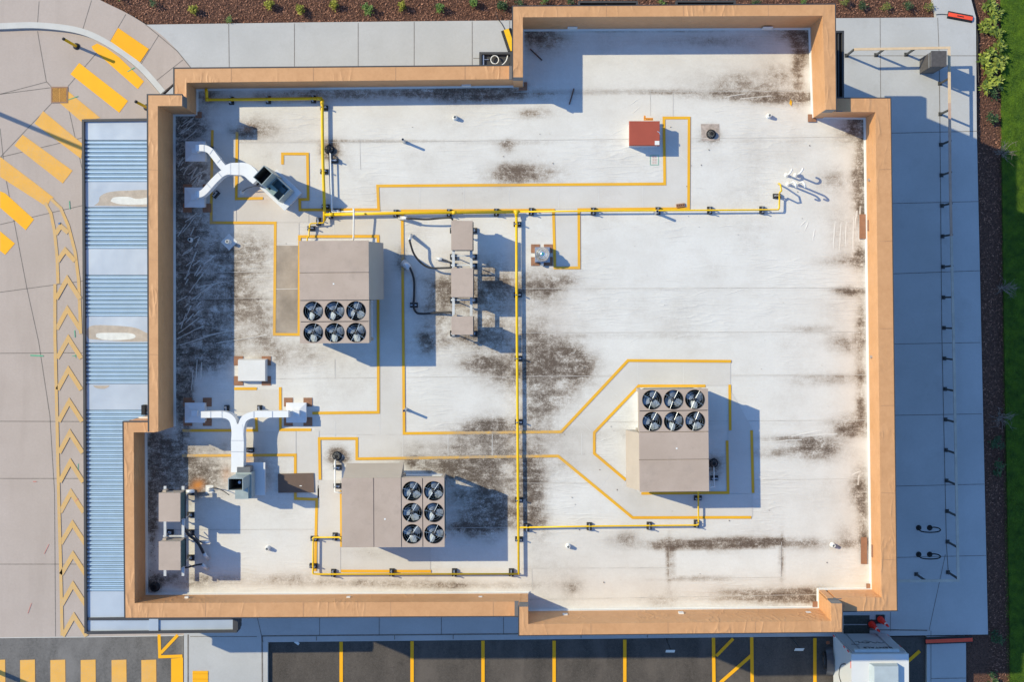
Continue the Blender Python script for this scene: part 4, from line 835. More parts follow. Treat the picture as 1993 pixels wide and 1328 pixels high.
# ------------------------------------------------------------------ roof plant
def rtu(u, v, rz, label):
    W_, L_ = 2.21, 3.27; zt = 1.7; t = thing('rooftop_air_conditioner', label, 'air conditioner', PR(0, 0), 0, 'large tan rooftop air conditioning units')
    p = P(u, v, HR + zt); t.location = (p.x, p.y, HR); t.rotation_euler = (0, 0, rz)
    hw, hl = W_ / 2, L_ / 2
    mb = MB(); mb.box(-hw + .12, -hl + .12, 0.0, hw - .12, hl - .12, 0.32); mb.build('roof_curb', cap_m, t)
    y1 = hl - 1.02; y2 = y1 - 0.88; y3 = y2 - 0.68
    mb = MB(); mb.box(-hw + .02, y2, 0.32, hw - .02, hl - .02, zt - 0.03); mb.build('cabinet', unit_side, t)
    mb = MB(); mb.box(-hw, y1 + .012, zt - .045, hw, hl, zt); mb.build('top_panel', unit_tan, t)
    mb = MB(); mb.box(-hw, y2 + .012, zt - .045, hw, y1 - .012, zt); mb.build('top_panel', unit_tan, t)
    # condenser section: inset coil, panels at the rim
    mb = MB(); mb.box(-hw + .30, -hl + .06, 0.32, hw - .30, y2 - .01, zt - 0.42); mb.build('coil', coil, t)
    mb = MB()
    for s in (-1, 1):
        mb.box(s * (hw - .03), -hl + 0.02, zt - .38, s * hw, y2 - .004, zt - .03)
        mb.hexa([(s * (hw - .35), -hl + .06, .4), (s * (hw - .30), -hl + .06, .4), (s * (hw - .30), y2 - .02, .4), (s * (hw - .35), y2 - .02, .4)] if s > 0 else [(s * (hw - .30), -hl + .06, .4), (s * (hw - .35), -hl + .06, .4), (s * (hw - .35), y2 - .02, .4), (s * (hw - .30), y2 - .02, .4)],
                [(s * (hw - .09), -hl + .06, zt - .4), (s * (hw - .04), -hl + .06, zt - .4), (s * (hw - .04), y2 - .02, zt - .4), (s * (hw - .09), y2 - .02, zt - .4)] if s > 0 else [(s * (hw - .04), -hl + .06, zt - .4), (s * (hw - .09), -hl + .06, zt - .4), (s * (hw - .09), y2 - .02, zt - .4), (s * (hw - .04), y2 - .02, zt - .4)], 1)
    mb.box(-hw + .031, -hl + .02, zt - .38, hw - .031, -hl + .05, zt - .03)
    mb.box(-hw + .05, -hl + .05, 0.32, -hw + .15, -hl + .15, zt - .38); mb.box(hw - .15, -hl + .05, 0.32, hw - .05, -hl + .15, zt - .38)
    mb.build('condenser_frame', [unit_side, coil], t)
    for r_, (ya_, yb_) in enumerate(((y3 + .012, y2 - .012), (-hl, y3 - .012))):
        cy = (ya_ + yb_) / 2; top = MB()
        for c_ in range(3):
            cx = (-0.68, 0.0, 0.685)[c_]; x0 = (-hw, -.34, .34)[c_]; x1 = (-.34, .34, hw)[c_]; n = 40; rad = 0.307
            ring = []; sq = []
            for q in range(n):
                a_ = 2 * math.pi * q / n + math.pi / n; ca, sa = math.cos(a_), math.sin(a_); ring.append((cx + rad * ca, cy + rad * sa))
                tx = (x1 - cx) / ca if ca > 0 else (x0 - cx) / ca; ty = (yb_ - cy) / sa if sa > 0 else (ya_ - cy) / sa
                tt = min(abs(tx), abs(ty)); sq.append((cx + tt * ca, cy + tt * sa))
            for q in range(n):
                e = (q + 1) % n
                top.face([(*ring[q], zt), (*sq[q], zt), (*sq[e], zt), (*ring[e], zt)])
            for X_, Y_ in ((x0, ya_), (x1, ya_), (x1, yb_), (x0, yb_)):   # corner fillers
                near = sorted(range(n), key=lambda q: (sq[q][0] - X_) ** 2 + (sq[q][1] - Y_) ** 2)[:2]
                i0, i1 = near; aa = [(*sq[i0], zt), (X_, Y_, zt), (*sq[i1], zt)]
                cr = (aa[1][0] - aa[0][0]) * (aa[2][1] - aa[0][1]) - (aa[1][1] - aa[0][1]) * (aa[2][0] - aa[0][0])
                top.face(aa if cr > 0 else aa[::-1])
            # a fan: ring, blades, hub, guard wires
            fan = MB()
            fan.lathe([(0.312, zt - .34), (0.312, zt + .012), (0.300, zt + .014), (0.300, zt - .33)], cx, cy, 40)
            fo = fan.build('fan', black, t)
            fan = MB(); fan.box(cx - .3, cy - .3, zt - .36, cx + .3, cy + .3, zt - .345); fan.build('plenum', black, fo)
            ba = random.uniform(0, 6.28)
            for k in range(3):
                a_ = ba + k * 2 * math.pi / 3; bl = MB()
                rt = Vector((math.cos(a_), math.sin(a_), 0)); tn = Vector((-rt.y, rt.x, 0)); c0 = Vector((cx, cy, zt - .10))
                g_ = []
                for i in range(5):
                    rr_ = 0.07 + 0.215 * i / 4; wdt = 0.085 + 0.045 * math.sin(math.pi * (i + .5) / 5.5)
                    row = []
                    for j in range(5):
                        s_ = (j / 4 - .5) * 2; row.append(c0 + rt * rr_ + tn * (s_ * wdt + 0.02 * i / 4) + Vector((0, 0, s_ * 0.045 - 0.025 * s_ * s_)))
                    g_.append(row)
                for i in range(4):
                    for j in range(4): bl.face([g_[i][j], g_[i + 1][j], g_[i + 1][j + 1], g_[i][j + 1]])
                bo = bl.build('blade', blade_m, fo)
            hb = MB(); hb.lathe([(.055, zt - .2), (.055, zt - .06), (.03, zt - .05)], cx, cy, 14); hb.build('hub', fascia, fo)
            gw = MB(); ga = R(150) + random.uniform(-.1, .1)
            for a_ in (ga, ga + R(180), ga + R(95), ga - R(78)):
                gw.tube([(cx + .05 * math.cos(a_), cy + .05 * math.sin(a_), zt + .02), (cx + .31 * math.cos(a_), cy + .31 * math.sin(a_), zt + .016)], 0.0055, 5)
            for rg in (0.10, 0.17, 0.24): gw.tube([(cx + rg * math.cos(k * math.pi / 12), cy + rg * math.sin(k * math.pi / 12), zt + .018) for k in range(25)], 0.0016, 4)
            gw.build('guard', galv, fo)
        top.box(-hw, ya_, zt - .04, -hw + .0, yb_, zt) if False else None
        top.build('fan_deck', unit_tan, t)
    # seams: shadow gaps sit between panels; dark filler below them
    mb = MB()
    for yy_ in (y1, y2, y3): mb.box(-hw + .01, yy_ - .013, zt - .05, hw - .01, yy_ + .013, zt - .035)
    mb.build('panel_gap', fascia, t)
    # rain hood on the long side, at the cabinet end
    h0, h1 = hl - 0.03, hl - 1.88; z0 = .72; z1 = 1.66; dx = .345; mb = MB()
    mb.face([(hw, h1, z1), (hw + dx, h1, z0 + .1), (hw + dx, h0, z0 + .1), (hw, h0, z1)])
    mb.face([(hw + dx, h1, z0), (hw + dx, h0, z0), (hw + dx, h0, z0 + .1), (hw + dx, h1, z0 + .1)])
    for yy_ in (h0, h1): mb.face([(hw, yy_, z1), (hw, yy_, z0), (hw + dx, yy_, z0), (hw + dx, yy_, z0 + .1)])
    mb.face([(hw, h1, z0), (hw, h0, z0), (hw + dx, h0, z0), (hw + dx, h1, z0)])
    mb.build('rain_hood', unit_side, t)
    mb = MB(); q = random.uniform(-.3, .3); mb.box(q, y1 - .38, zt + .002, q + .05, y1 - .33, zt + .006); mb.build('sticker', pvc, t)
    return t
rtu(650.5, 568.5, R(.37), 'tan rooftop air conditioner with six fans, just below the upper yellow gas pipe')
rtu(765, 998.5, R(90.3), 'tan rooftop air conditioner with six fans on its right end, near the bottom parapet')
rtu(1311.5, 857.5, R(180.6), 'tan rooftop air conditioner with six fans at its top end, alone on the right roof')

# gas pipe network
g = 0.2
def gp(mb, pts, r): mb.tube([PR(*p) if len(p) == 3 else PR(p[0], p[1], g) for p in pts], r, 10)
mb = MB()
gp(mb, [(401, 172, .35), (402, 180, .34), (402.5, 191), (405, 194), (500, 193), (620, 191.5), (626, 193), (627, 200), (628, 300), (631.5, 407), (631.5, 430)], 0.052)
gp(mb, [(631, 418), (770, 415), (1005, 412.5)], 0.052)
gp(mb, [(1005, 412), (1005.5, 560), (1007, 760), (1008.5, 1000), (1009.5, 1118), (1009, 1118.2)], 0.046)
for a, c_ in (((627, 193), (627, 203)), ((617, 191.6), (627, 192)), ((640, 417.5), (650, 417.4)), ((1000, 412.5), (1010, 412.3)), ((1005, 410), (1005, 421)), ((880, 414), (888, 413.8)), ((403, 190), (403, 197))): gp(mb, [a, c_], 0.063)
gb = mb.build('gas_pipe', pipe_y, None, True)
tag(gb, 'thick yellow gas pipe network branching across the white roof', 'gas pipe')
mb = MB(); gp(mb, [(1005, 412.3), (1160, 410.5), (1400, 409), (1515, 408), (1516.5, 405), (1517, 385), (1517, 376, .3), (1518, 374, .62), (1521, 371, .68), (1519, 360, .66), (1516, 357, .3), (1515, 358, 0)], 0.03); mb.build('branch_pipe', pipe_y, gb, True)
mb = MB(); gp(mb, [(1009, 1118), (620, 1118.5), (609.5, 1118), (609, 1115), (609.5, 1048), (611, 1047), (660, 1046.5), (664, 1049, .4)], 0.03); mb.build('branch_pipe', pipe_y, gb, True)
mb = MB(); gp(mb, [(1009, 1027.5), (1150, 1025), (1357, 1023), (1359.5, 1021), (1359, 962, .2), (1359, 956, .5)], 0.028); mb.build('branch_pipe', pipe_y, gb, True)
mb = MB(); gp(mb, [(631, 430), (629, 434), (606, 435), (603, 437), (602, 446), (601, 460), (598, 463), (598, 470, .5)], 0.026); mb.build('branch_pipe', pipe_y, gb, True)

# rubber support blocks
sup0 = thing('pipe_support', 'x', 'pipe support', (0, 0, HR))
mb = MB(); mb.hexa([(-.13, -.085, 0), (.13, -.085, 0), (.13, .085, 0), (-.13, .085, 0)], [(-.12, -.06, .12), (.12, -.06, .12), (.12, .06, .12), (-.12, .06, .12)]); mb.build('block', rubber, sup0)
mb = MB(); mb.box(-.10, -.022, .121, .10, .022, .14); mb.box(-.085, -.018, .14, -.06, .018, .27); mb.box(.06, -.018, .14, .085, .018, .27); mb.build('bracket', galv, sup0)
used = [False]
def support(u, v, rz, label, h=0.12, group='black rubber blocks carrying roof pipes'):
    p = PR(u, v, h)
    if not used[0]:
        used[0] = True; sup0.location = (p.x, p.y, HR); sup0.rotation_euler = (0, 0, rz); sup0['label'] = label; sup0['group'] = group; return
    dup(sup0, (p.x, p.y, HR), rz, label, group)
ordw = ['first', 'second', 'third', 'fourth', 'fifth', 'sixth', 'seventh', 'eighth', 'ninth', 'tenth', 'eleventh']
HP, VP = R(90), 0.0
def row(pts, rz, txt):
    for k, (u, v) in enumerate(pts): support(u, v, rz, f'{ordw[k]} black rubber block {txt}')
row([(449, 195), (521, 193.5), (609, 192)], HP, 'from the left under the short top-left run of yellow pipe')
row([(630, 209), (630, 333), (633, 402)], VP, 'from the top under the upper left vertical yellow pipe')
row([(643, 418), (770, 415), (874, 414), (966, 413), (1034, 411.5), (1155, 411), (1281, 410), (1382, 409), (1484, 408.5)], HP, 'from the left under the long horizontal yellow pipe')
support(1513, 381, VP, 'black rubber block under yellow pipe end by the white gooseneck vents')
row([(1007, 436), (1008, 574), (1009, 698), (1010, 822), (1010, 974), (1010, 1051)], VP, 'from the top under the central vertical yellow pipe')
row([(648, 1117), (762, 1116), (884, 1116), (995, 1116)], HP, 'from the left under the bottom horizontal yellow pipe')
row([(611, 1050), (609, 1103)], VP, 'from the top under the short vertical pipe near the bottom')
support(651, 1046, HP, 'black rubber block under the thin pipe entering the bottom left air conditioner')
row([(1025, 1028), (1147, 1026), (1264, 1025), (1356, 1021)], HP, 'from the left under the thin lower right yellow pipe')
support(1359, 971, VP, 'black rubber block just below the right air conditioner')
support(619, 431, HP, 'black rubber block at the elbow above the upper left air conditioner')
support(605, 444, VP, 'lower black rubber block on the thin pipe above the upper left air conditioner')
row([(650, 312), (655, 410)], VP, 'from the top under the thin white drain pipe, upper left')
row([(656, 911), (656, 947)], VP, 'from the top beside white pipe by the lower air conditioner')
support(1391, 932, VP, 'black rubber block in shadow right of the right air conditioner')
support(805, 594, VP, 'black rubber block in shadow under the bent black hose')
support(409, 292, HP, 'black rubber block under the upper arm of the angled white duct')
support(419, 378, R(50), 'tilted black rubber block under the lower arm of the angled white duct')
support(500, 352, R(60), 'black rubber block beside the open end of the angled white duct')
support(440, 797, HP, 'black rubber block above the left arm of the forked white duct')
support(504, 797, HP, 'black rubber block above the right arm of the forked white duct')
support(486, 877, VP, 'black rubber block right of the forked duct stem')
support(622, 409, 0.2, 'black rubber block half hidden beside the yellow pipe junction') if False else None

# condensate and drain pipes in white pvc
def pipe_thing(name, pts, r, mat, label, cat, n=8, curve=False):
    q = [PR(*p) for p in pts]; q = sample(q, 5) if curve else q
    mb = MB(); mb.tube(q, r, n); o = mb.build(name, mat, None, True); tag(o, label, cat); return o
pipe_thing('condensate_pipe', [(642, 298, .05), (643, 300, .18), (646, 412, .18), (647, 413, .18), (688, 411, .18), (689, 409, .3)], 0.024, pvc, 'thin white pipe from the upper roof drain to the pipe junction', 'drain pipe')
pipe_thing('condensate_pipe', [(688, 405, .55), (688.5, 412, .55), (688, 460, .5), (687, 470, .45)], 0.028, pvc, 'white pipe crossing over the yellow pipe into the upper left air conditioner', 'drain pipe')
pipe_thing('condensate_pipe', [(653, 895, .1), (652, 900, .2), (651.5, 958, .2), (664, 960, .25)], 0.03, pvc, 'white pipe left of the lower air conditioner ending at a drain', 'drain pipe')
pipe_thing('condensate_pipe', [(1389, 906, .1), (1390, 948, .2), (1382, 949, .3)], 0.024, pvc, 'white pipe in shadow right of the right air conditioner', 'drain pipe')
# vents
def vent(u, v, r, h, label, mat=pvc, cone=True, dark=True, patch=0):
    t = thing('vent_pipe', label, 'vent', PR(u, v), 0, 'vent pipes through the roof')
    mb = MB(); prof = [(r * 1.7, .005), (r * 1.4, .03), (r * 1.25, .14), (r, .16), (r, h), (r * .8, h), (r * .8, h - .12)] if cone else [(r, 0), (r, h), (r * .8, h), (r * .8, h - .12)]
    mb.lathe(prof, 0, 0, 16); mb.build('pipe', mat, t, False)
    if dark: mb = MB(); mb.lathe([(r * .79, h - .1), (r * .79, h - .03)], 0, 0, 16); mb.build('opening', black, t)
    if patch: mb = MB(); mb.prism([(-patch, 0), (0, -patch), (patch, 0), (0, patch)], .002, .008); mb.build('flashing_sheet', white_mem, t)
vent(787.5, 276, .042, .55, 'tall thin grey vent pipe on the upper roof with a long shadow', galv)
vent(790, 797, .042, .58, 'tall thin grey vent pipe on the yellow line in the roof centre', galv)
vent(1276, 414, .045, .55, 'tall thin vent pipe just below the long yellow pipe', galv)
vent(886, 229.5, .055, .2, 'short fat white vent near the upper left shadow edge', dark=False)
vent(1496, 226, .055, .2, 'short fat white vent below the stained top right corner', dark=False)
vent(1106, 1063, .055, .2, 'short fat white vent right of the central pipe, near the bottom', dark=False)
vent(1620, 1061, .055, .2, 'short fat white vent near the lower right parapet', dark=False)
vent(522, 1067, .055, .2, 'short fat white vent left of the lower air conditioner', dark=False)
vent(446, 471, .06, .28, 'white vent on a diamond patch at the shadow edge, left roof', dark=False, patch=.28)
vent(371, 467, .05, .12, 'low dark holed vent in shade by the west parapet', dark=True)
vent(302, 1143, .10, .12, 'low black stained vent in the lower left roof corner', rubber)
def goose(u, v, h, dx, dy, label):
    t = thing('gooseneck_vent', label, 'vent', PR(u, v), 0, 'white gooseneck vent pipes')
    mb = MB(); rr_ = .095; pts = [(0, 0, 0), (0, 0, h)]
    for k in range(1, 9): a_ = math.pi * k / 8; pts.append((dx * (rr_ - rr_ * math.cos(a_)), dy * (rr_ - rr_ * math.cos(a_)), h + rr_ * math.sin(a_)))
    pts.append((pts[-1][0], pts[-1][1], h - .06)); mb.tube(pts, .032, 10); mb.build('pipe', pvc, t, True)
    mb = MB(); mb.lathe([(.09, .004), (.05, .03), (.045, .12)], 0, 0, 14); mb.build('boot', white_mem, t)
goose(1531, 341, .32, .55, .83, 'upper left white gooseneck vent of the group of four'); goose(1549, 341, .55, .55, .83, 'upper right white gooseneck vent of the group of four')
goose(1534, 359, .75, .5, -.85, 'lower left white gooseneck vent of the group of four'); goose(1551, 359, .75, .5, -.85, 'lower right white gooseneck vent of the group of four')
# roof drains
def drain(u, v, r, label):
    t = thing('roof_drain', label, 'roof drain', PR(u, v), 0, 'black domed roof drains'); r = r * .82
    mb = MB(); mb.lathe([(r * 1.25, .004), (r * 1.2, .03), (r, .035)], 0, 0, 20); mb.build('flange', rubber, t)
    mb = MB()
    for k in range(12):
        a_ = 2 * math.pi * k / 12; mb.tube([(r * .95 * math.cos(a_), r * .95 * math.sin(a_), .03), (r * .8 * math.cos(a_), r * .8 * math.sin(a_), .13), (r * .3 * math.cos(a_), r * .3 * math.sin(a_), .17)], .012, 5)
    mb.lathe([(r * .35, .16), (r * .3, .18)], 0, 0, 12); mb.build('dome', black, t)
    mb = MB(); mb.lathe([(r * .93, .033), (r * .8, .04)], 0, 0, 20); mb.build('strainer', M('dull strainer', (.28, .27, .26), .6, var=.3), t)
drain(1384, 261, .16, 'black domed drain right of the red hatch'); drain(641, 291, .16, 'black domed drain beside the upper left yellow pipe')
drain(656, 888, .16, 'black domed drain above the lower air conditioner'); drain(1389, 902, .15, 'black domed drain in shade right of the right air conditioner')

# roof hatch
t = thing('roof_hatch', 'closed red roof hatch with a white sticker and ladder post', 'roof hatch', (0, 0, 0))
z = HR + .62; a = P(1224.5, 234.5, z); c_ = P(1284.8, 283.5, z); mb = MB(); mb.box(a.x + .04, a.y - .04, HR, c_.x - .04, c_.y + .04, z - .09); mb.build('curb', cap_m, t)
mb = MB(); mb.hexa([(a.x, c_.y, z - .1), (c_.x, c_.y, z - .1), (c_.x, a.y, z - .1), (a.x, a.y, z - .1)], [(a.x + .02, c_.y + .02, z), (c_.x - .02, c_.y + .02, z), (c_.x - .02, a.y - .02, z), (a.x + .02, a.y - .02, z)]); lid = mb.build('lid', red_m, t)
mb = MB(); mb.box(c_.x - .025 - .15, c_.y + .025, z + .002, c_.x - .025, c_.y + .16, z + .006); mb.build('sticker', pvc, lid)
mb = MB(); h0 = P(1282, 258, z); mb.tube([(h0.x - .04, h0.y + .04, z + .01), (h0.x + .01, h0.y + .01, z + .04), (h0.x + .05, h0.y - .06, z)], .014, 6); mb.build('handle', galv, lid)
mb = MB(); a2 = P(1253, 228, HR + .35); c2 = P(1271, 234, HR + .35)
mb.box(a2.x, a2.y - .02, HR + .3, c2.x, c2.y, HR + .36); mb.box(a2.x, a2.y + .05, HR + .3, a2.x + .06, a2.y - .02, HR + .38); mb.build('ladder_post', hi_yel, t)
mb = MB()
for k in range(5): x = a2.x + .09 + k * .045; mb.box(x, a2.y - .05, HR + .361, x + .02, a2.y - .075, HR + .364)
mb.build('slot', black, t)

# exhaust fan with round cap on brown pads
def pads(u, v, du, dv, w, label_mat=brown_pad, parent=None, z=.02, drop=()):
    mb = MB(); o = parent.location if parent else Vector()
    for i, (sx, sy) in enumerate(((-1, -1), (1, -1), (1, 1), (-1, 1))):
        if i in drop: continue
        mb = MB(); p = PR(u + sx * du, v + sy * dv, 0); q = w / 58.4 / 2; mb.box(p.x - q - o.x, p.y - q - o.y, .004, p.x + q - o.x, p.y + q - o.y, z); mb.build('corner_pad', brown_pad, parent)
p = PR(1055.5, 496.5); t = thing('exhaust_fan', 'round shiny metal exhaust fan on four brown pads', 'exhaust fan', (p.x, p.y, HR))
pads(1054.5, 496.5, 12.5, 12.5, 17, parent=t)
mb = MB(); mb.box(-.25, -.25, 0, .25, .25, .26); mb.box(-.23, -.23, .26, .23, .23, .30); mb.build('curb', galv, t)
mb = MB(); mb.lathe([(.13, .30), (.13, .40), (.225, .42), (.235, .47), (.20, .52), (.17, .54), (.17, .62), (.13, .66), (.10, .68), (.10, .72), (.05, .75)], 0, 0, 36); mb.build('fan_dome', M('polished dome', (.75, .77, .8), .22, metal=.9, var=.05), t, True)
mb = MB(); mb.box(-.045, -.03, .75, .02, .04, .756); mb.build('sticker', M('teal sticker', (0.03, 0.35, 0.25), 0.5), t)
mb = MB(); mb.box(-.04, -.36, .05, .04, -.25, .16); mb.build('switch_box', galv, t)

# white covered curb on brown pads
p = PR(489, 722.5); t = thing('covered_roof_curb', 'white wrapped low roof box on four brown pads, left roof', 'roof box', (p.x, p.y, HR)); pads(491.5, 722, 27, 19.5, 18, parent=t)
mb = MB(); z = .26; a = P(462, 700, HR + z) - p; c_ = P(517, 743, HR + z) - p
mb.hexa([(a.x - .01, c_.y - .01, 0), (c_.x + .01, c_.y - .01, 0), (c_.x + .01, a.y + .01, 0), (a.x - .01, a.y + .01, 0)], [(a.x + .02, c_.y + .02, z), (c_.x - .02, c_.y + .02, z), (c_.x - .02, a.y - .02, z), (a.x + .02, a.y - .02, z)])
mb.build('cover', white_mem, t)

# white caps at the duct ends
def ductcap(u, v, label, drop=(), pad=True, h=.36):
    p = P(u, v, HR + h); t = thing('duct_curb_cap', label, 'duct cap', (p.x, p.y, HR), 0, 'square white duct caps'); b0 = PR(0, 0)
    q = U0 + p.x * F / (ZC - HR), V0 - p.y * F / (ZC - HR)
    if pad: pads(q[0], q[1], 19, 19, 17, parent=t, drop=drop)
    mb = MB(); s = .33; mb.box(-s + .03, -s + .03, 0, s - .03, s - .03, h - .08)
    mb.hexa([(-s, -s, h - .08), (s, -s, h - .08), (s, s, h - .08), (-s, s, h - .08)], [(-s, -s, h - .03), (s, -s, h - .03), (s, s, h - .03), (-s, s, h - .03)])
    k = .12; mb.hexa([(-s, -s, h - .03), (s, -s, h - .03), (s, s, h - .03), (-s, s, h - .03)], [(-k, -k, h + .02), (k, -k, h + .02), (k, k, h + .02), (-k, k, h + .02)])
    mb.box(-.06, -.09, h + .021, .14, .09, .52); mb.build('cap', cap_m, t); return t
ductcap(379.5, 294, 'square white duct cap in shade, under the upper arm of the angled duct', pad=False)
ductcap(378, 384, 'square white duct cap in shade, under the lower arm of the angled duct')
ductcap(378.5, 804, 'square white duct cap on brown pads at the left arm of the forked duct')
ductcap(576, 804, 'sunlit white duct cap on brown pads at the right arm of the forked duct')

def ribbon(mb, pts, w, z0, z1, smooth=5):
    q = sample([(*PR(u, v, z1)[:2], 0) for u, v in pts], smooth) if smooth else [Vector((*PR(u, v, z1)[:2], 0)) for u, v in pts]
    ww = w if not isinstance(w, (list, tuple)) else [x for x in w]
    if isinstance(w, (list, tuple)):
        m = len(q) - 1; ww = [np.interp(i / m * (len(w) - 1), range(len(w)), w) / 59.8 for i in range(len(q))]
    else: ww = w / 59.8
    mb.strip([p[:2] for p in q], ww, HR + z1, th=z1 - z0)
DZ0, DZ1 = .46, .80
t = thing('angled_exhaust_duct', 'white Y-shaped duct with bent arms joining the tilted green fan unit', 'duct', (0, 0, 0))
mb = MB(); ribbon(mb, [(380.5, 288), (397, 288), (408, 293), (417, 304), (430, 321), (438, 328), (452, 330)], 12.5, DZ0, DZ1); mb.build('duct_arm', duct_m, t)
mb = MB(); ribbon(mb, [(380.5, 378), (391, 377), (400, 370), (416, 352), (430, 339), (440, 334), (452, 333)], 12.5, DZ0, DZ1 - .003); mb.build('duct_arm', duct_m, t)
mb = MB(); ribbon(mb, [(440, 329), (450, 328.5), (462, 328.5), (474, 329), (484, 334), (492, 342), (500, 350)], [16, 23, 24, 25, 25, 24, 22], DZ0, DZ1 + .004); mb.build('duct_trunk', duct_m, t)
mb = MB()
for (u0, v0), (u1, v1) in (((397, 281), (397, 295)), ((415, 290), (408, 300)), ((432, 307), (423, 317)), ((449, 316), (449, 341)), ((465, 316), (465, 341)), ((383, 371), (383, 385)), ((402, 357), (411, 367)), ((424, 335), (432, 345))):
    a = PR(u0, v0, DZ1); c_ = PR(u1, v1, DZ1); mb.strip([a[:2], c_[:2]], .012, HR + DZ1 + .009, th=.003)
mb.build('duct_seam', galv, t)
t = thing('forked_exhaust_duct', 'white T-shaped forked duct leading down to the small green fan unit', 'duct', (0, 0, 0))
mb = MB(); ribbon(mb, [(391, 807.5), (412, 807.5), (430, 807.5), (443, 810), (452, 818), (456, 832), (457, 845)], 12.5, DZ0, DZ1); mb.build('duct_arm', duct_m, t)
mb = MB(); ribbon(mb, [(561, 806.5), (525, 807), (500, 807), (485, 810), (474, 817), (469, 831), (468, 845)], 12.5, DZ0, DZ1 - .003); mb.build('duct_arm', duct_m, t)
mb = MB(); ribbon(mb, [(462, 826), (462, 860), (462, 893), (461.5, 920)], [20, 25, 24, 24], DZ0, DZ1 + .004, 4); mb.build('duct_trunk', duct_m, t)
mb = MB()
for (u0, v0), (u1, v1) in (((450, 858), (474, 858)), ((450, 880), (474, 880)), ((410, 801), (410, 814)), ((494, 801), (494, 814)), ((530, 801), (530, 813)), ((432, 801), (432, 814))):
    a = PR(u0, v0, DZ1); c_ = PR(u1, v1, DZ1); mb.strip([a[:2], c_[:2]], .012, HR + DZ1 + .009, th=.003)
mb.build('duct_seam', galv, t)

# utility fan units: green casing with a tall open stack
def shell(mb, x0, y0, x1, y1, z0, z1, w=.02):
    mb.box(x0, y0, z0, x0 + w, y1, z1); mb.box(x1 - w, y0, z0, x1, y1, z1); mb.box(x0 + w, y0, z0, x1 - w, y0 + w, z1); mb.box(x0 + w, y1 - w, z0, x1 - w, y1, z1)
p = P(460, 945, HR + 1.0); t = thing('exhaust_fan_unit', 'small dark green exhaust fan with open black stack below the forked duct', 'exhaust fan', (p.x, p.y, HR))
bx = P(458.3, 943.5, HR + 1.8) - p; mb = MB(); hx, hy = 14.5 * 36.1 / F, 12 * 36.1 / F
shell(mb, bx.x - hx, bx.y - hy, bx.x + hx, bx.y + hy, .9, 1.8); so_ = mb.build('stack', green_m, t)
mb = MB(); mb.box(bx.x - hx + .021, bx.y - hy + .021, .95, bx.x + hx - .021, bx.y + hy - .021, 1.0); shell(mb, bx.x - hx + .021, bx.y - hy + .021, bx.x + hx - .021, bx.y + hy - .021, 1.0, 1.77, .006); mb.build('dark_lining', black_in, so_)
mb = MB(); lo = P(460, 963, HR + 1.05) - p; mb.box(bx.x - hx + .01, lo.y - .16, .42, bx.x + hx + .05, bx.y + hy + .05, .898); mb.box(bx.x - hx + .03, lo.y - .15, .898, bx.x + hx - .02, bx.y - hy - .004, 1.05); mb.build('casing', green_m, t)
mb = MB(); mb.box(bx.x - hx + .04, bx.y + hy + .05, .44, bx.x + hx - .0, bx.y + hy + .22, .85); mb.build('inlet_collar', greyflash, t)
mb = MB(); mb.box(bx.x - .3, lo.y - .1, 0, bx.x + .55, bx.y + .45, .30); mb.box(bx.x - .34, lo.y - .14, .30, bx.x + .6, bx.y + .5, .34); mb.build('roof_curb', cap_m, t)
mb = MB(); mb.tube([(bx.x + .05, bx.y + .02, 1.0), (bx.x + .05, bx.y + .02, 1.5)], .05, 8); mb.build('damper', galv, so_)
p = P(528, 357, HR + 1.05); t = thing('exhaust_fan_unit', 'tilted grey green exhaust fan with open black stack at the angled duct', 'exhaust fan', (p.x, p.y, HR), R(-43))
q = Matrix.Rotation(R(43), 3, 'Z')
def loc(u, v, h): return q @ (P(u, v, HR + h) - Vector((p.x, p.y, HR)))
s1 = loc(511.3, 341, 1.8); mb = MB(); hx, hy = .19, .26
shell(mb, s1.x - hx, s1.y - hy, s1.x + hx, s1.y + hy, .9, 1.8); so_ = mb.build('stack', green_m, t)
mb = MB(); mb.box(s1.x - hx + .021, s1.y - hy + .021, .92, s1.x + hx - .021, s1.y + hy - .021, 1.0); shell(mb, s1.x - hx + .021, s1.y - hy + .021, s1.x + hx - .021, s1.y + hy - .021, 1.0, 1.77, .006); mb.build('dark_lining', black_in, so_)
c1 = loc(537, 365, 1.1); mb = MB(); hx2, hy2 = .37, .27
shell(mb, s1.x + hx + .003, c1.y - hy2, c1.x + hx2, c1.y + hy2, .40, 1.12, .025); mb.box(s1.x + hx + .03, c1.y - hy2 + .026, .40, c1.x + hx2 - .026, c1.y + hy2 - .026, .60); mb.build('casing', green_m, t)
mb = MB(); mb.box(s1.x + hx + .03, c1.y - hy2 + .026, 1.08, c1.x + .12, c1.y - .02, 1.135); mb.build('access_panel', M('sage panel', (0.22, 0.30, 0.275), 0.45, var=0.08), t)
mb = MB(); mb.tube([(c1.x - .12, c1.y + .1, .62), (c1.x - .12, c1.y + .1, .78)], .17, 16); mb.box(c1.x + .05, c1.y - .02, .61, c1.x + .25, c1.y + .15, .85); mb.build('motor', M('blue motor', (0.12, 0.20, 0.24), 0.4, metal=.3), t)
mb = MB(); mb.box(s1.x - .12, c1.y - .38, 0, c1.x + .52, c1.y + .36, .33); mb.box(s1.x - .16, c1.y - .42, .33, c1.x + .56, c1.y + .40, .37); mb.build('roof_curb', cap_m, t)
mb = MB(); mb.box(s1.x - hx + .02, s1.y - hy, .40, s1.x + hx, s1.y + hy, .898); mb.build('fan_base', green_m, t)
mb = MB(); mb.box(s1.x + .25, c1.y - .20, 1.137, s1.x + .33, c1.y - .13, 1.142); mb.build('label_plate', black, t)
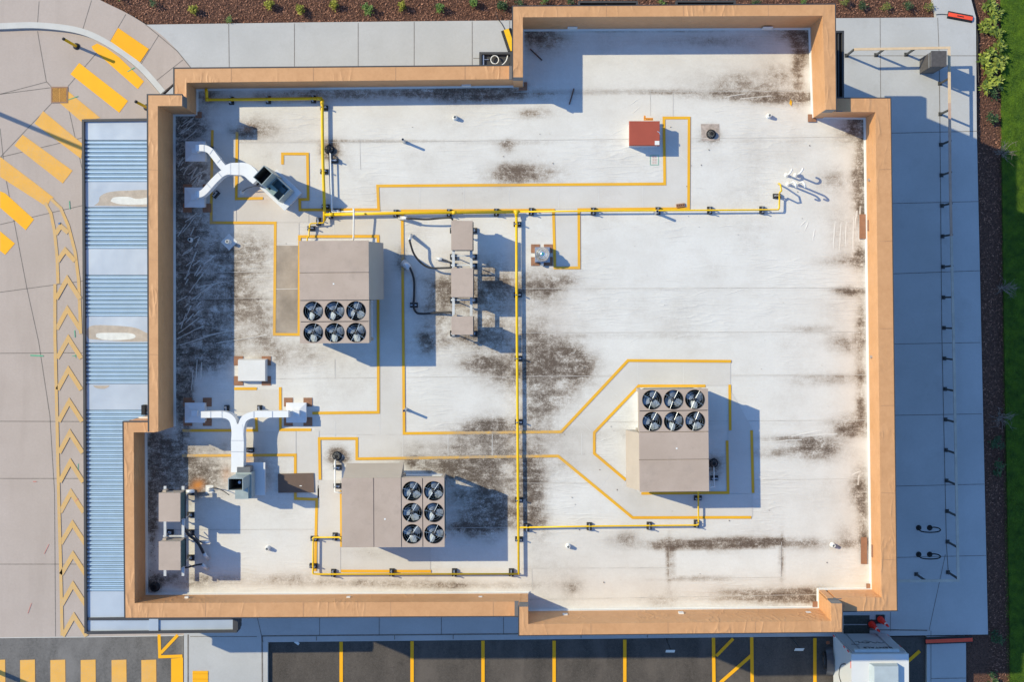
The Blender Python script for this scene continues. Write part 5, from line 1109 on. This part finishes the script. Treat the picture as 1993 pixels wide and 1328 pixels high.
pipe_thing('control_cable', [(470, 372, .02), (474, 371, .12), (482, 366, .22), (500, 362, .35), (512, 365, .4)], .012, hose_m, 'thin black cable curling to the tilted exhaust fan', 'cable', 6, True)
pipe_thing('control_cable', [(410, 952, .02), (418, 950, .2), (432, 955, .25), (446, 964, .3)], .014, hose_m, 'thin black cable curling to the small green exhaust fan', 'cable', 6, True)
p = PR(471, 374); t = thing('cable_boot', 'small white cable boot left of the tilted exhaust fan', 'cable boot', p); mb = MB(); mb.lathe([(.09, .004), (.05, .04), (.03, .14)], 0, 0, 12); mb.build('boot', white_mem, t)
p = PR(408, 953); t = thing('cable_boot', 'small white cable boot left of the small green exhaust fan', 'cable boot', p); mb = MB(); mb.box(-.13, -.14, .003, .13, .14, .012); mb.lathe([(.09, .012), (.05, .05), (.03, .14)], 0, 0, 12); mb.build('boot', white_mem, t)

# brown board
mb = MB(); z = HR + .05; a = [P(541, 923, z), P(610, 921.5, z), P(611.5, 959, z), P(541.5, 960, z)]
mb.prism([tuple(p[:2]) for p in a], HR + .02, z)
board_m, nt, b = newmat('brown corrugated board'); v = coords(nt, (1, 1, 1)); wv_ = N(nt, 'ShaderNodeTexWave'); wv_.inputs['Scale'].default_value = 9; wv_.inputs['Distortion'].default_value = 1.2; nt.links.new(v, wv_.inputs[0])
c = mixc(nt, wv_.outputs['Fac'], (0.10, 0.065, 0.05), (0.24, 0.165, 0.125)); c = mixc(nt, ramp(nt, noise(nt, v, 3, 5), .4, .7, 0, .5), c, (0.14, 0.10, 0.085)); nt.links.new(c, b.inputs['Base Color']); b.inputs['Roughness'].default_value = .85; bump(nt, b, wv_.outputs['Fac'], .6, .02)
bo = mb.build('weathered_board', board_m); tag(bo, 'brown weathered mat lying on the roof left of the lower air conditioner', 'mat')
mb = MB(); mb.box(*P(583, 947, z)[:2], z + .002, P(587.5, 945.5, z).x, P(587, 945.5, z).y, z + .006); mb.build('sticker', pvc, bo)

# condensing units
def condenser(u0, v0, u1, v1, top, bot, label, group):
    z = HR + top; a = P(u0, v0, z); c_ = P(u1, v1, z); m_ = (a + c_) / 2
    t = thing('condenser_unit', label, 'condenser', (m_.x, m_.y, HR), 0, group); hx, hy = abs(c_.x - a.x) / 2, abs(c_.y - a.y) / 2
    mb = MB(); mb.hexa([(-hx, -hy, top - .04), (hx, -hy, top - .04), (hx, hy, top - .04), (-hx, hy, top - .04)], [(-hx + .006, -hy + .006, top), (hx - .006, -hy + .006, top), (hx - .006, hy - .006, top), (-hx + .006, hy - .006, top)]); mb.build('top_cover', unit_tan, t)
    mb = MB(); mb.box(-hx + .015, -hy + .015, bot + .03, hx - .05, hy - .015, top - .04); mb.build('cabinet', unit_side, t)
    mb = MB(); mb.box(hx - .05, -hy + .05, bot + .06, hx - .02, hy - .05, top - .07)
    mb.build('coil', coil, t)
    mb = MB()
    for k in range(14): y = -hy + .06 + k * (2 * hy - .12) / 13; mb.box(hx - .02, y, bot + .05, hx - .012, y + .006, top - .05)
    mb.build('grille', fascia, t)
    mb = MB(); mb.box(-hx, -hy, bot, hx, hy, bot + .03); mb.build('base_pan', fascia, t)
    mb = MB(); mb.box(-hx + .05, hy - .015, bot + .1, -hx + .16, hy + .05, bot + .35); mb.build('service_box', unit_side, t)
gA = 'three condensers on the right hand stand'
condenser(878, 429.5, 920, 487, 1.33, .76, 'top condenser on the stand of three, below the yellow pipe', gA); condenser(878, 522, 921, 579, 1.33, .76, 'middle condenser on the stand of three', gA); condenser(878.5, 616, 921, 652, 1.33, .76, 'smaller bottom condenser on the stand of three', gA)
gB = 'two condensers on the lower left stand'
condenser(308.5, 960, 351, 1016.5, 1.36, .76, 'upper condenser on the stand in the lower left roof corner', gB); condenser(308.5, 1054.5, 351.5, 1111, 1.36, .76, 'lower condenser on the stand in the lower left roof corner', gB)
def stand(xa_, xb_, v0, v1, cross, label, z=.74, ext=0):
    t = thing('condenser_stand', label, 'equipment stand', (0, 0, 0)); zz = HR + z
    for x in (xa_, xb_):
        mb = MB(); a = P(x, v0, zz); c_ = P(x, v1, zz); mb.box(a.x - .042, a.y, zz - .06, a.x + .042, c_.y, zz); mb.build('rail', rail_m, t)
    for v in cross:
        mb = MB(); a = P(xa_ - 5, v, zz); c_ = P(xb_ + 5, v, zz); mb.box(a.x, a.y - .025, zz - .12, c_.x, a.y + .025, zz - .062); mb.build('cross_bar', rail_m, t)
        for x in (xa_ - 3, xb_ + 3):
            mb = MB(); q_ = P(x, v, zz); mb.tube([(q_.x, q_.y, HR + .08), (q_.x, q_.y, zz - .12)], .02, 8); fo = mb.build('leg', galv, t)
            mb = MB(); mb.box(q_.x - .11, q_.y - .09, HR + .003, q_.x + .11, q_.y + .09, HR + .08); mb.build('rubber_foot', rubber, fo)
            mb = MB(); mb.box(q_.x - .05, q_.y - .04, HR + .081, q_.x + .05, q_.y + .04, HR + .10); mb.build('foot_plate', galv, fo)
stand(882.5, 917, 432, 654, (446, 498, 516, 584, 650), 'long galvanised rail stand carrying the three condensers')
stand(321, 356, 947, 1122, (965, 1010, 1045, 1095), 'galvanised rail stand carrying the two lower left condensers')
# line sets
def hose(pts, r, label, name='refrigerant_hose'):
    o = pipe_thing(name, pts, r, hose_m, label, 'hose', 8, True); return o
def boot(p0, p1, label, r=.06):
    mb = MB(); mb.tube([PR(*p0), PR(*p1)], [r * 1.3, r], 10); tag(mb.build('hose_boot', M('silver wrap', (0.66, 0.68, 0.71), 0.35, metal=.3, var=.15, scale=14), None, True), label, 'hose boot')
hose([(788, 425, .35), (800, 425.5, .42), (830, 427, .40), (855, 425, .45), (876, 424, .55), (881, 428, .5)], .032, 'black hose running from the roof boot to the top condenser')
boot((778, 424, .02), (792, 425, .38), 'silver wrapped boot where the top hose leaves the roof')
hose([(797, 466, .50), (799, 475, .50), (806, 495, .42), (820, 512, .35), (836, 521, .35), (858, 522, .4), (880, 521, .5)], .034, 'thick black hose curving down to the middle condenser')
boot((800, 458, .05), (797, 468, .5), 'silver wrapped boot at the start of the curved thick hose', .05)
hose([(797, 520, .25), (803, 534, .12), (806, 550, .1), (806, 575, .1), (805, 595, .15), (809, 607, .1), (820, 611, .1), (850, 609, .12), (876, 608, .3), (882, 613, .5)], .036, 'long black hose in shade bending to the bottom condenser')
boot((786, 512, .02), (797, 522, .25), 'white boot in the shadow of the upper left air conditioner', .10)
hose([(858, 505, .12), (868, 508, .15), (878, 511, .3)], .026, 'short black hose between the top and middle condensers')
boot((850, 503, .06), (861, 505, .12), 'silver wrapped boot between the upper two condensers', .05)
hose([(356, 1002, .6), (354, 1012, .65), (358, 1028, .6), (368, 1042, .5), (378, 1050, .45), (387, 1060, .4), (396, 1077, .3)], .05, 'thick black hose sweeping from the upper lower-left condenser')
hose([(363, 1030, .4), (376, 1040, .35), (384, 1050, .3), (394, 1058, .25)], .016, 'thin black cable beside the thick sweeping hose', 'control_cable')
hose([(355, 1100, .55), (357, 1105, .45), (366, 1105, .4), (380, 1101, .35), (393, 1099, .3)], .03, 'short black hose from the lowest left condenser')
boot((396, 1078, .3), (406, 1089, .05), 'silver boot at the end of the thick sweeping hose', .05); boot((394, 1058, .22), (408, 1055, .2), 'silver elbow boot above the sweeping hose end', .045); boot((393, 1100, .3), (404, 1109, .05), 'silver boot at the end of the short bottom hose', .05)
boot((362, 958, .3), (378, 956, .3), 'silver wrapped fitting at the rusty stain beside the upper left stand', .06)

# loose bits on the roof
for k, (u0, v0, u1, v1, lb) in enumerate(((1032, 95, 1055, 117, 'rusty rod lying in the shaded top corner of the roof'), (1117, 172, 1108, 203, 'rusty rod lying at the edge of the upper roof shadow'))):
    mb = MB(); mb.tube([PR(u0, v0, .03), PR(u1, v1, .03)], .022, 6); tag(mb.build('metal_rod', M('rusty rod', (0.13, 0.07, 0.05), 0.8)), lb, 'rod')
t = thing('brick', 'small perforated brown brick lying inside the yellow line corner', 'brick', PR(1324, 400), R(8))
mb = MB(); mb.box(-.14, -.06, .01, .14, .06, .07); mb.build('body', brown_pad, t)
mb = MB(); [mb.box(-.11 + .065 * k, -.02, .0705, -.075 + .065 * k, .02, .0715) for k in range(4)]; split(mb, 'hole', black, t)
mb = MB(); p = PR(1538, 200); mb.face([(p.x - .04, p.y - .02, HR + .02), (p.x + .03, p.y - .12, HR + .03), (p.x + .06, p.y + .03, HR + .02), (p.x, p.y + .12, HR + .04)]); tag(mb.build('fallen_leaf', M('leaf yellow', (0.8, .42, .02), .6)), 'single yellow fallen leaf in the stained top right roof', 'leaf')
mb = MB(); rr = random.Random(9)
for k in range(130):
    u, v = rr.choice([(rr.uniform(360, 1680), rr.uniform(230, 1140)), (rr.uniform(1020, 1600), rr.uniform(190, 1140)), (rr.gauss(350, 8), rr.uniform(240, 800)), (rr.gauss(298, 6), rr.uniform(900, 1140))])
    if v > 1140 or u < 290 or (u < 640 and v < 230): continue
    p = PR(u, v); s = rr.uniform(.006, .016); a_ = rr.uniform(0, 3.14); dx, dy = s * math.cos(a_), s * math.sin(a_)
    mb.prism([(p.x - dx * 1.6, p.y - dy * 1.6), (p.x + dy, p.y - dx), (p.x + dx * 1.6, p.y + dy * 1.6), (p.x - dy, p.y + dx)], HR + .008, HR + .02 + s * .5)
o = mb.build('roof_debris', M('debris', (0.22, .17, .13), .9, var=.5, scale=1)); tag(o, 'scattered crumbs and leaf bits on the white roof', 'debris', kind='stuff')

# ------------------------------------------------------------------ east side
railz = 1.07
t = thing('guard_rail', 'long pale timber handrail on dark posts along the right pavement', 'railing', (0, 0, 0))
rp = [(1663, 95.5), (1847.5, 92.5), (1850, 345), (1856, 640), (1861, 900), (1865.5, 1131), (1742, 1132.5)]
mb = MB(); q = [P(u, v, railz + SW)[:2] for u, v in rp]; mb.strip(q[:2] + [P(1848.5, 200, railz + SW)[:2]], .095, railz + SW, th=.04); mb.build('rail', wood, t)
mb = MB(); mb.strip([P(1848.5, 200, railz + SW)[:2]] + [P(1849.7, 345, railz + SW)[:2], P(1852, 460, railz + SW)[:2]], .093, railz + SW - .001, th=.04); mb.build('rail', M('reddish timber', (.50, .34, .26), .8, var=.15), t)
mb = MB(); mb.strip([P(1852, 460, railz + SW)[:2]] + q[3:], .093, railz + SW - .002, th=.04); mb.build('rail', M('pale grey timber', (.50, .46, .40), .8, var=.15), t)
posts = [(1663, 95.5), (1722, 94.5), (1782, 93.5)]
for k in range(17):
    vv = 151.5 + k * 61.0; posts.append((1848.3 + (vv - 95) * .0165, vv))
posts += [(1802, 1131.5)]
for u, v in posts:
    p = P(u, v, railz + SW); mb = MB(); mb.box(p.x - .032, p.y - .032, SW, p.x + .032, p.y + .032, railz + SW - .041); po = mb.build('post', post_m, t)
    mb = MB(); mb.box(p.x - .075, p.y - .075, SW, p.x + .075, p.y + .075, SW + .015); mb.build('base_plate', post_m, po)
# cabinet
zc = 1.35; a = P(1812.5, 98.5, zc + SW); c_ = P(1842.5, 129.5, zc + SW); m_ = (a + c_) / 2; hx, hy = abs(c_.x - a.x) / 2, abs(c_.y - a.y) / 2
t = thing('storage_cabinet', 'dark grey upright cabinet inside the corner of the timber rail', 'cabinet', (m_.x, m_.y, SW))
mb = MB(); mb.box(-hx + .02, -hy + .02, 0, hx - .02, hy - .02, zc - .03); mb.build('body', cab_m, t)
mb = MB(); mb.box(-hx, -hy, zc - .03, hx, hy, zc); mb.build('top', cab_m, t)
mb = MB(); mb.box(-hx + .008, -hy + .0, .03, -hx + .018, hy - .0, .06); mb.box(-hx + .002, -hy + .01, zc - .3, -hx + .02, hy - .01, zc - .26); mb.box(-hx - .004, -hy, zc - .034, -hx + .02, hy, zc - .012); mb.build('trim', galv, t)
mb = MB(); mb.box(-hx + .04, -hy + .013, .1, hx - .04, -hy + .02, zc - .1); mb.build('door', M('cabinet door', (.11, .10, .10), .6), t)
# bike racks
def rack(v, lb):
    t = thing('bike_rack', lb, 'bike rack', (0, 0, 0), 0, 'curved black bike racks'); ptop = .85
    b0 = P(1788, v, SW); b1 = P(1809.5, v, SW)
    h0 = P(1789, v + 4, .4); pts = [b0, P(1790, v + 5, .45), P(1797, v + 8, .7), P(1812, v + 9, .82), P(1826, v + 7.5, .85), P(1830.5, v + 4, .82), P(1826, v + .5, .6), P(1818, v - 1, .35), b1]
    mb = MB(); mb.tube(sample(pts, 6), .024, 8); mb.build('tube', black, t, True)
    for bp in (b0, b1): mb = MB(); mb.lathe([(.11, SW), (.10, SW + .02), (.04, SW + .03)], bp.x, bp.y, 16); mb.build('base_plate', black, t)
rack(1028, 'upper black curved bike rack on the shaded right pavement'); rack(1080, 'lower black curved bike rack on the shaded right pavement')
# cable ramps
def ramp_(p0, p1, w, mat, lb, cat='cable ramp', n=5):
    a = P(*p0, SW); c_ = P(*p1, SW); ln = (c_ - a).length; ang = math.atan2(c_.y - a.y, c_.x - a.x); m_ = (a + c_) / 2
    t = thing('cable_ramp', lb, cat, (m_.x, m_.y, SW), ang)
    mb = MB(); mb.hexa([(-ln / 2, -w / 2, 0), (ln / 2, -w / 2, 0), (ln / 2, w / 2, 0), (-ln / 2, w / 2, 0)], [(-ln / 2 + .01, -w * .27, .07), (ln / 2 - .01, -w * .27, .07), (ln / 2 - .01, w * .27, .07), (-ln / 2 + .01, w * .27, .07)]); mb.build('base', rubber, t)
    mb = MB(); mb.box(-ln / 2 + .01, -w * .24, .07, ln / 2 - .01, w * .24, .082); mb.build('lid', mat, t)
    mb = MB()
    for k in range(n * 2): x = -ln / 2 + ln * (k + .5) / n / 2; mb.box(x - .006, -w * .45, .02, x + .006, -w * .30, .06); mb.box(x - .006, w * .30, .02, x + .006, w * .45, .06)
    mb.build('ridge', rubber, t)
    return t
rt = ramp_((1844, 28), (1892, 37), .30, orange, 'orange topped cable ramp at the top right on the pavement'); mb = MB(); mb.box(-.13, -.02, .083, .13, .02, .085); mb.build('slot', black, rt)
ramp_((1800, 1248.5), (1892, 1245), .28, orange, 'long red orange cable ramp in shade at the lower right', n=9)
ramp_((985, 57), (999, 99), .42, M('yellow lid', (.85, .50, .01), .5), 'yellow topped cable ramp tucked against the top wall')
def cable(pts, lb, z=SW + .02): mb = MB(); mb.tube(sample([P(u, v, z) for u, v in pts], 5), .012, 5); tag(mb.build('ground_cable', hose_m), lb, 'cable')
cable([(965, 22), (968, 35), (976, 45), (983, 58)], 'black cable running from the mulch to the yellow ramp'); cable([(1822, 28), (1832, 27), (1845, 28)], 'short black cable on the left of the orange ramp'); cable([(1891, 34), (1899, 45), (1903, 70), (1903, 110), (1905, 160)], 'black cable along the right pavement edge', .06)
# cones
def cone(u, v, lb):
    t = thing('traffic_cone', lb, 'traffic cone', P(u, v, SW), 0, 'two tall red cones'); mb = MB(); mb.box(-.17, -.17, 0, .17, .17, .04); mb.build('base', rubber, t)
    mb = MB(); mb.lathe([(.13, .04), (.085, .42), (.06, .7)], 0, 0, 20); mb.lathe([(.052, .80), (.035, .98), (.028, 1.02)], 0, 0, 20); mb.build('cone', red, t, False)
    mb = MB(); mb.lathe([(.062, .70), (.053, .80)], 0, 0, 20); mb.build('reflective_band', pvc, t)
cone(1713, 1206, 'right hand red traffic cone with white band near the corner'); cone(1696, 1215.5, 'left hand red traffic cone beside the dark mats')
# dark ground mats
for v, lb in ((1207, 'upper dark rubber mat on shaded pavement above the trailer'), (1226, 'lower dark rubber mat on shaded pavement above the trailer')):
    mb = MB(); a = P(1642, v - 8.3, SW); c_ = P(1692, v + 8.3, SW)
    mb.box(a.x, a.y, SW + .002, c_.x, c_.y, SW + .03); tag(mb.build('rubber_mat', M('dark mat', (.05, .055, .05), .85, var=.4, scale=12)), lb, 'mat')
# sign posts with small white signs near the parking edge
def sign(u, v, tu, tv, h, lb):
    t = thing('sign_post', lb, 'sign', P(u, v, 0), 0, 'signs at the parking edge'); top = P(tu, tv, h) - P(u, v, 0)
    mb = MB(); mb.tube([(0, 0, 0), (0, 0, 2.05)], .03, 8); mb.build('post', post_m, t)
    mb = MB(); mb.box(-.16, -.045, 1.55, .16, -.032, 2.05); mb.build('panel', M('sign panel', (.40, .5, .55), .4), t)
for u, v, lb in ((1297, 1246, 'small pale sign on a post at the parking edge, left one'), (1541, 1243, 'small pale sign on a post at the parking edge, right one')):
    t = thing('sign_post', lb, 'sign', P(u, v, 0) , 0, 'signs at the parking edge')
    mb = MB(); mb.tube([(0, 0.0, 0), (0, 0, 1.2)], .03, 8); mb.build('post', post_m, t)
    mb = MB(); mb.hexa([(-.17, -.16, 1.1), (.17, -.16, 1.1), (.17, .0, 1.32), (-.17, .0, 1.32)], [(-.17, -.16, 1.115), (.17, -.16, 1.115), (.17, .0, 1.335), (-.17, .0, 1.335)]); mb.build('panel', M('sign panel', (.55, .62, .66), .4), t)
mb = MB(); p = P(578, 1252, 0); mb.box(-.10, -.05, 0, .10, .05, .02); o = mb.build('litter', pvc); o.location = p; o.rotation_euler = (0, 0, R(-35)); tag(o, 'small white scrap in the dark corner of the parking lot', 'litter')

# ------------------------------------------------------------------ cargo trailer
zt = 2.95; zb = .45; NW = P(1657.5, 1273.5, zt); NE = P(1768, 1274, zt); ln = 4.2
t = thing('cargo_trailer', 'white enclosed rental trailer parked at the bottom right', 'trailer', (NW.x, NW.y, 0), R(.3)); w = NE.x - NW.x
mb = MB(); mb.box(0, -ln, zb, w, -.02, zt - .03); mb.build('body', trailer_w, t)
mb = MB(); mb.box(-.012, -ln - .01, zt - .03, w + .012, -.015, zt); mb.box(.03, -.28, zt, w - .03, -.02, zt + .015); mb.build('roof', trailer_w, t)
mb = MB(); mb.box(.06, -.018, zb + .05, w - .06, .02, zt - .16); door = mb.build('rear_door', M('rear door paint', (.40, .42, .46), .4, var=.04), t)
mb = MB(); mb.box(.16, .0, zt - .26, w - .28, .10, zt - .14); mb.build('lamp_bar', M('lamp bar', (.55, .66, .72), .3), t)
mb = MB()
for x in (.45, w - .45): mb.tube([(x, .035, zb + .1), (x, .035, zt - .5)], .012, 6)
mb.build('lock_rod', galv, door)
tc = bpy.data.curves.new('rentals', 'FONT'); tc.body = 'RENTALS'; tc.size = .26; tc.align_x = 'CENTER'; tc.extrude = .004
to = bpy.data.objects.new('lettering', tc); C.objects.link(to); to.parent = door; to.rotation_euler = (R(90), 0, R(180)); to.location = (w / 2 + .12, .0265, zt - .72); to.data.materials.append(text_m)
dg = bpy.context.evaluated_depsgraph_get(); me_ = bpy.data.meshes.new_from_object(to.evaluated_get(dg)); lt = bpy.data.objects.new('lettering', me_); C.objects.link(lt); lt.parent = door; lt.rotation_euler = to.rotation_euler; lt.location = to.location; bpy.data.objects.remove(to)
mb = MB(); zz = zt - 1.3
def lg(pts): mb.tube(sample([(w * x, .026, zz + z_) for x, z_ in pts], 4), .010, 5)
lg([(.78, .0), (.70, .10), (.64, -.03), (.60, .12), (.54, -.05), (.45, -.16), (.36, -.02), (.42, .10), (.50, .04), (.44, -.02)]); lg([(.36, -.02), (.30, .06), (.33, -.12), (.24, -.06)]); lg([(.28, .25), (.18, .25), (.14, .22)])
mb.build('logo', text_m, door)
mb = MB()
for k in range(5):
    z0 = (.5, .75, 1.9, 2.15, 2.4)[k]; mb.box(-.016, -.06, z0, -.002, -.012, z0 + .22, 0 if k in (0, 2, 4) else 1); mb.box(w + .002, -.06, z0, w + .016, -.012, z0 + .22, 0 if k in (0, 2) else 1)
mb.box(-.014, -.55, zt - .1, -.002, -.3, zt - .05, 0); mb.build('reflector', [red, pvc], t)
mb = MB(); mb.box(.62, -1.9, zt + .001, w - .46, -.42, zt + .02)
x0, x1, y0, y1 = .62, w - .42, -2.2, -.34
mb.hexa([(x0, y0, zt + .015), (x1, y0, zt + .015), (x1, y1, zt + .015), (x0, y1, zt + .015)], [(x0 + .12, y0 + .1, zt + .26), (x1 - .03, y0 + .1, zt + .26), (x1 - .03, y1 - .04, zt + .26), (x0 + .12, y1 - .04, zt + .26)]); mb.build('roof_vent', M('blue tinted vent', (.42, .48, .52), .35, var=.08), t)
for s in (0, 1):
    x = -.32 if s == 0 else w + .06
    mb = MB(); r_ = .40; n = 12
    for k in range(n):
        a0 = math.pi * k / n; a1 = math.pi * (k + 1) / n; yc = -1.05
        mb.face([(x, yc + .55 * math.cos(a0), .38 + r_ * math.sin(a0)), (x + .27, yc + .55 * math.cos(a0), .38 + r_ * math.sin(a0)), (x + .27, yc + .55 * math.cos(a1), .38 + r_ * math.sin(a1)), (x, yc + .55 * math.cos(a1), .38 + r_ * math.sin(a1))])
    mb.build('fender', M('fender grey', (.10, .10, .11), .3, metal=.4), t)
    mb = MB(); mb.tube([(x - .02, -1.05, .33), (x + .2, -1.05, .33)], .33, 24); wo = mb.build('wheel', rubber, t)
    mb = MB(); mb.tube([(x - .05 if s == 0 else x + .2, -1.05, .33), (x - .02 if s == 0 else x + .23, -1.05, .33)], .19, 20); mb.build('rim', chrome, wo)
    mb = MB(); mb.tube([(x + .1, -.35, .55), (x + .1, -.28, .5)], .07, 10); mb.build('tail_light', M('amber lamp', (.3, .1, .05), .3), t)
mb = MB(); lg2 = [(-.010, -.62, 2.2), (-.010, -.70, 1.9), (-.010, -.9, 1.5), (-.010, -1.3, 1.3), (-.010, -1.5, 1.6)]; mb.tube(sample(lg2, 5), .018, 5); mb.build('side_decal', text_m, t)

# ------------------------------------------------------------------ planting
def leafball(n, rad, h, leaf, rr, long=1.0, flat=.7):
    mb = MB(); tones = []
    nc = max(5, int(n / 28)); cl = [(Vector((rr.gauss(0, 1), rr.gauss(0, 1), 0)).normalized() * rad * rr.uniform(.1, .85), rr.uniform(.25, 1) * h, rr.random()) for _ in range(nc)]
    for _ in range(n):
        c_, zc_, tn = rr.choice(cl); p = Vector((c_.x + rr.gauss(0, rad * .2), c_.y + rr.gauss(0, rad * .2), max(.02, zc_ + rr.gauss(0, h * .15))))
        a_ = rr.uniform(0, 6.28); el = rr.uniform(-.2, .9); dr = Vector((math.cos(a_) * math.cos(el), math.sin(a_) * math.cos(el), math.sin(el))); sd = dr.cross(Vector((0, 0, 1))).normalized() + Vector((0, 0, rr.uniform(-.4, .4)))
        s = leaf * rr.uniform(.6, 1.3); mb.face([p, p + dr * s * .5 * long + sd * s * .3, p + dr * s * long, p + dr * s * .5 * long - sd * s * .3]); tones.append(min(1, max(0, .55 * tn + .45 * rr.random())))
    return mb, tones
def shrub(u, v, rad, h, mat, label, kind='shrub', n=500, leaf=.06, long=1.0, group='shrubs in the mulch beds'):
    rr = random.Random(int(u * 7 + v * 13)); t = thing(kind, label, 'shrub', P(u, v, -.05), 0, group)
    mb, tn = leafball(n, rad, h, leaf, rr, long); o = mb.build('foliage', mat, t); settone(o, tn)
    mb = MB()
    for k in range(6): a_ = k * 1.05 + rr.random(); mb.tube([(0, 0, 0), (rad * .3 * math.cos(a_), rad * .3 * math.sin(a_), h * .4), (rad * .7 * math.cos(a_), rad * .7 * math.sin(a_), h * .85)], [.012, .009, .004], 5)
    mb.build('stems', twig_m, t)
ords = ['first', 'second', 'third', 'fourth', 'fifth', 'sixth', 'seventh', 'eighth', 'ninth', 'tenth', 'eleventh']
top = [(379, 18, .2, leaf_y, 'round yellow green'), (524, 14, .2, leaf_y, 'yellowish'), (589, 18, .19, leaf_y, 'yellow tinged'), (648, 15, .2, leaf_y, 'yellow leaved'), (716, 18, .22, leaf_g, 'bright green'), (786, 16, .22, leaf_y, 'yellow spotted'), (854, 16, .2, leaf_g, 'small green'), (922, 9, .2, leaf_g, 'dark green'), (978, 9, .24, leaf_d, 'shaded dark green')]
for k, (u, v, r_, m_, tx) in enumerate(top): shrub(u + 3 * math.sin(k * 2.3), v + 2.5 * math.cos(k * 3.1), r_ * (.72 + .22 * abs(math.sin(k * 1.9))), .3, m_, f'{tx} low shrub, {ords[k]} from the left in the top mulch bed', group='low shrubs in the top mulch bed')
for k, (u, v) in enumerate(((1640, 4), (1676, 12), (1722, 12), (1764, 12), (1805, 14))): shrub(u, v, .21, .3, leaf_d if k % 2 else leaf_o, f'loose olive green shrub, {ords[k]} right of the tall roof corner', n=260, leaf=.045, group='shrubs right of the tall roof corner')
for k, (u, v) in enumerate(((235, -6), (300, 6), (450, 38), (1010, 6), (1060, 2), (1110, 4), (1290, 4), (1470, 4), (1560, 2))): shrub(u, v, .2, .28, leaf_d if k % 2 else leaf_g, f'sparse dark shrub, {ords[k]} from the left along the top edge', n=160, leaf=.045, group='sparse shrubs along the top edge')
for k, (u, v) in enumerate(((1921, 12), (1932, 30), (1918, 52), (1930, 66), (1921, 104), (1938, 92), (1914, 118), (1942, 122), (1922, 138), (1934, 158), (1918, 170))): shrub(u, v, .23, .28, leaf_r, f'yellow green strappy plant, {ords[k]} from the top in the right bed', n=95, leaf=.13, long=1.6, group='strappy plants in the right bed')
for k, (u, v) in enumerate(((1926, 232), (1932, 180), (1936, 860), (1940, 910), (1938, 1240), (1930, 1322))): shrub(u, v, .26, .28, leaf_d, f'dark low plant, {ords[k]} from the top in the shaded right bed', n=170, leaf=.09, group='dark plants in the shaded right bed')
for k, (u, v) in enumerate(((1948, 300), (1948, 560), (1945, 812))):
    rr = random.Random(k + 50); t = thing('bare_shrub', f'leafless twiggy grey shrub, {ords[k]} from the top in the right bed', 'shrub', P(u, v, -.05), 0, 'leafless shrubs in the right bed'); mb = MB()
    for s in range(22):
        a_ = rr.uniform(0, 6.28); l_ = rr.uniform(.2, .6); e = Vector((math.cos(a_) * l_, math.sin(a_) * l_ * .8, rr.uniform(.3, .9))); md_ = e * .5 + Vector((rr.gauss(0, .04), rr.gauss(0, .04), .08))
        mb.tube([(0, 0, 0), md_, e], [.010, .007, .003], 4)
        for q_ in range(3): st_ = Vector((0, 0, 0)).lerp(md_, .6) if q_ == 0 else md_.lerp(e, rr.uniform(.1, .8)); mb.tube([st_, st_ + Vector((rr.gauss(0, .12), rr.gauss(0, .12), rr.uniform(.0, .15)))], [.005, .002], 4)
    mb.build('twigs', M('pale twig', (.27, .22, .20), .8), t)
# mulch chips
mb = MB(); tones = []; rr = random.Random(3)
def okm(u, v):
    if v < 46:
        if u < 283: return v < -4 + (u - 190) * .56 and u > 190
        if u < 1000: return v < 45.5
        if u < 1625: return v < 12
        if u < 1820: return v < 33
    return u > 1902 + max(0, (v - 250)) * .021 and u < 1947 + v * .015
for _ in range(26000):
    if rr.random() < .62: u, v = rr.uniform(190, 1840), rr.uniform(-15, 46)
    else: u, v = rr.uniform(1890, 1970), rr.uniform(-15, 1340)
    if not okm(u, v): continue
    p = P(u, v, -.05); s = rr.uniform(.012, .038); a_ = rr.uniform(0, 3.14); dx, dy = math.cos(a_) * s, math.sin(a_) * s; k = rr.uniform(.2, .5); z0, z1 = p.z + rr.uniform(0, .03), p.z + rr.uniform(0, .05)
    mb.face([(p.x - dx - dy * k, p.y - dy + dx * k, z0), (p.x - dx + dy * k, p.y - dy - dx * k, z0), (p.x + dx + dy * k, p.y + dy - dx * k, z1), (p.x + dx - dy * k, p.y + dy + dx * k, z1)])
    t_ = rr.random() ** 1.6; tones.append(t_ if rr.random() > .02 else 2.2)
o = mb.build('mulch_chips', chip_m); settone(o, tones); tag(o, 'reddish brown bark mulch covering the planting beds', 'mulch', kind='stuff')
mb = MB(); tones = []
for _ in range(42000):
    v = rr.uniform(-20, 1345); u = rr.uniform(1946, 2010) + max(0, v - 240) * .012
    if rr.random() < .04: u -= rr.uniform(0, 5)
    p = P(u, v, .03); a_ = rr.uniform(0, 6.28); l_ = rr.uniform(.02, .05); dx, dy = math.cos(a_), math.sin(a_); w_ = .006
    mb.face([(p.x - dy * w_, p.y + dx * w_, p.z - .01), (p.x + dy * w_, p.y - dx * w_, p.z - .01), (p.x + dx * l_, p.y + dy * l_, p.z + rr.uniform(.03, .07))]); tones.append(min(1, max(0, rr.random() * .6 + .5 * math.sin(p.x * 5 + 3 * math.sin(p.y * 1.7)) * math.sin(p.y * 4.1 + p.x))))
o = mb.build('grass_blades', blade_g); settone(o, tones); tag(o, 'short green lawn grass along the right edge', 'grass', kind='stuff')
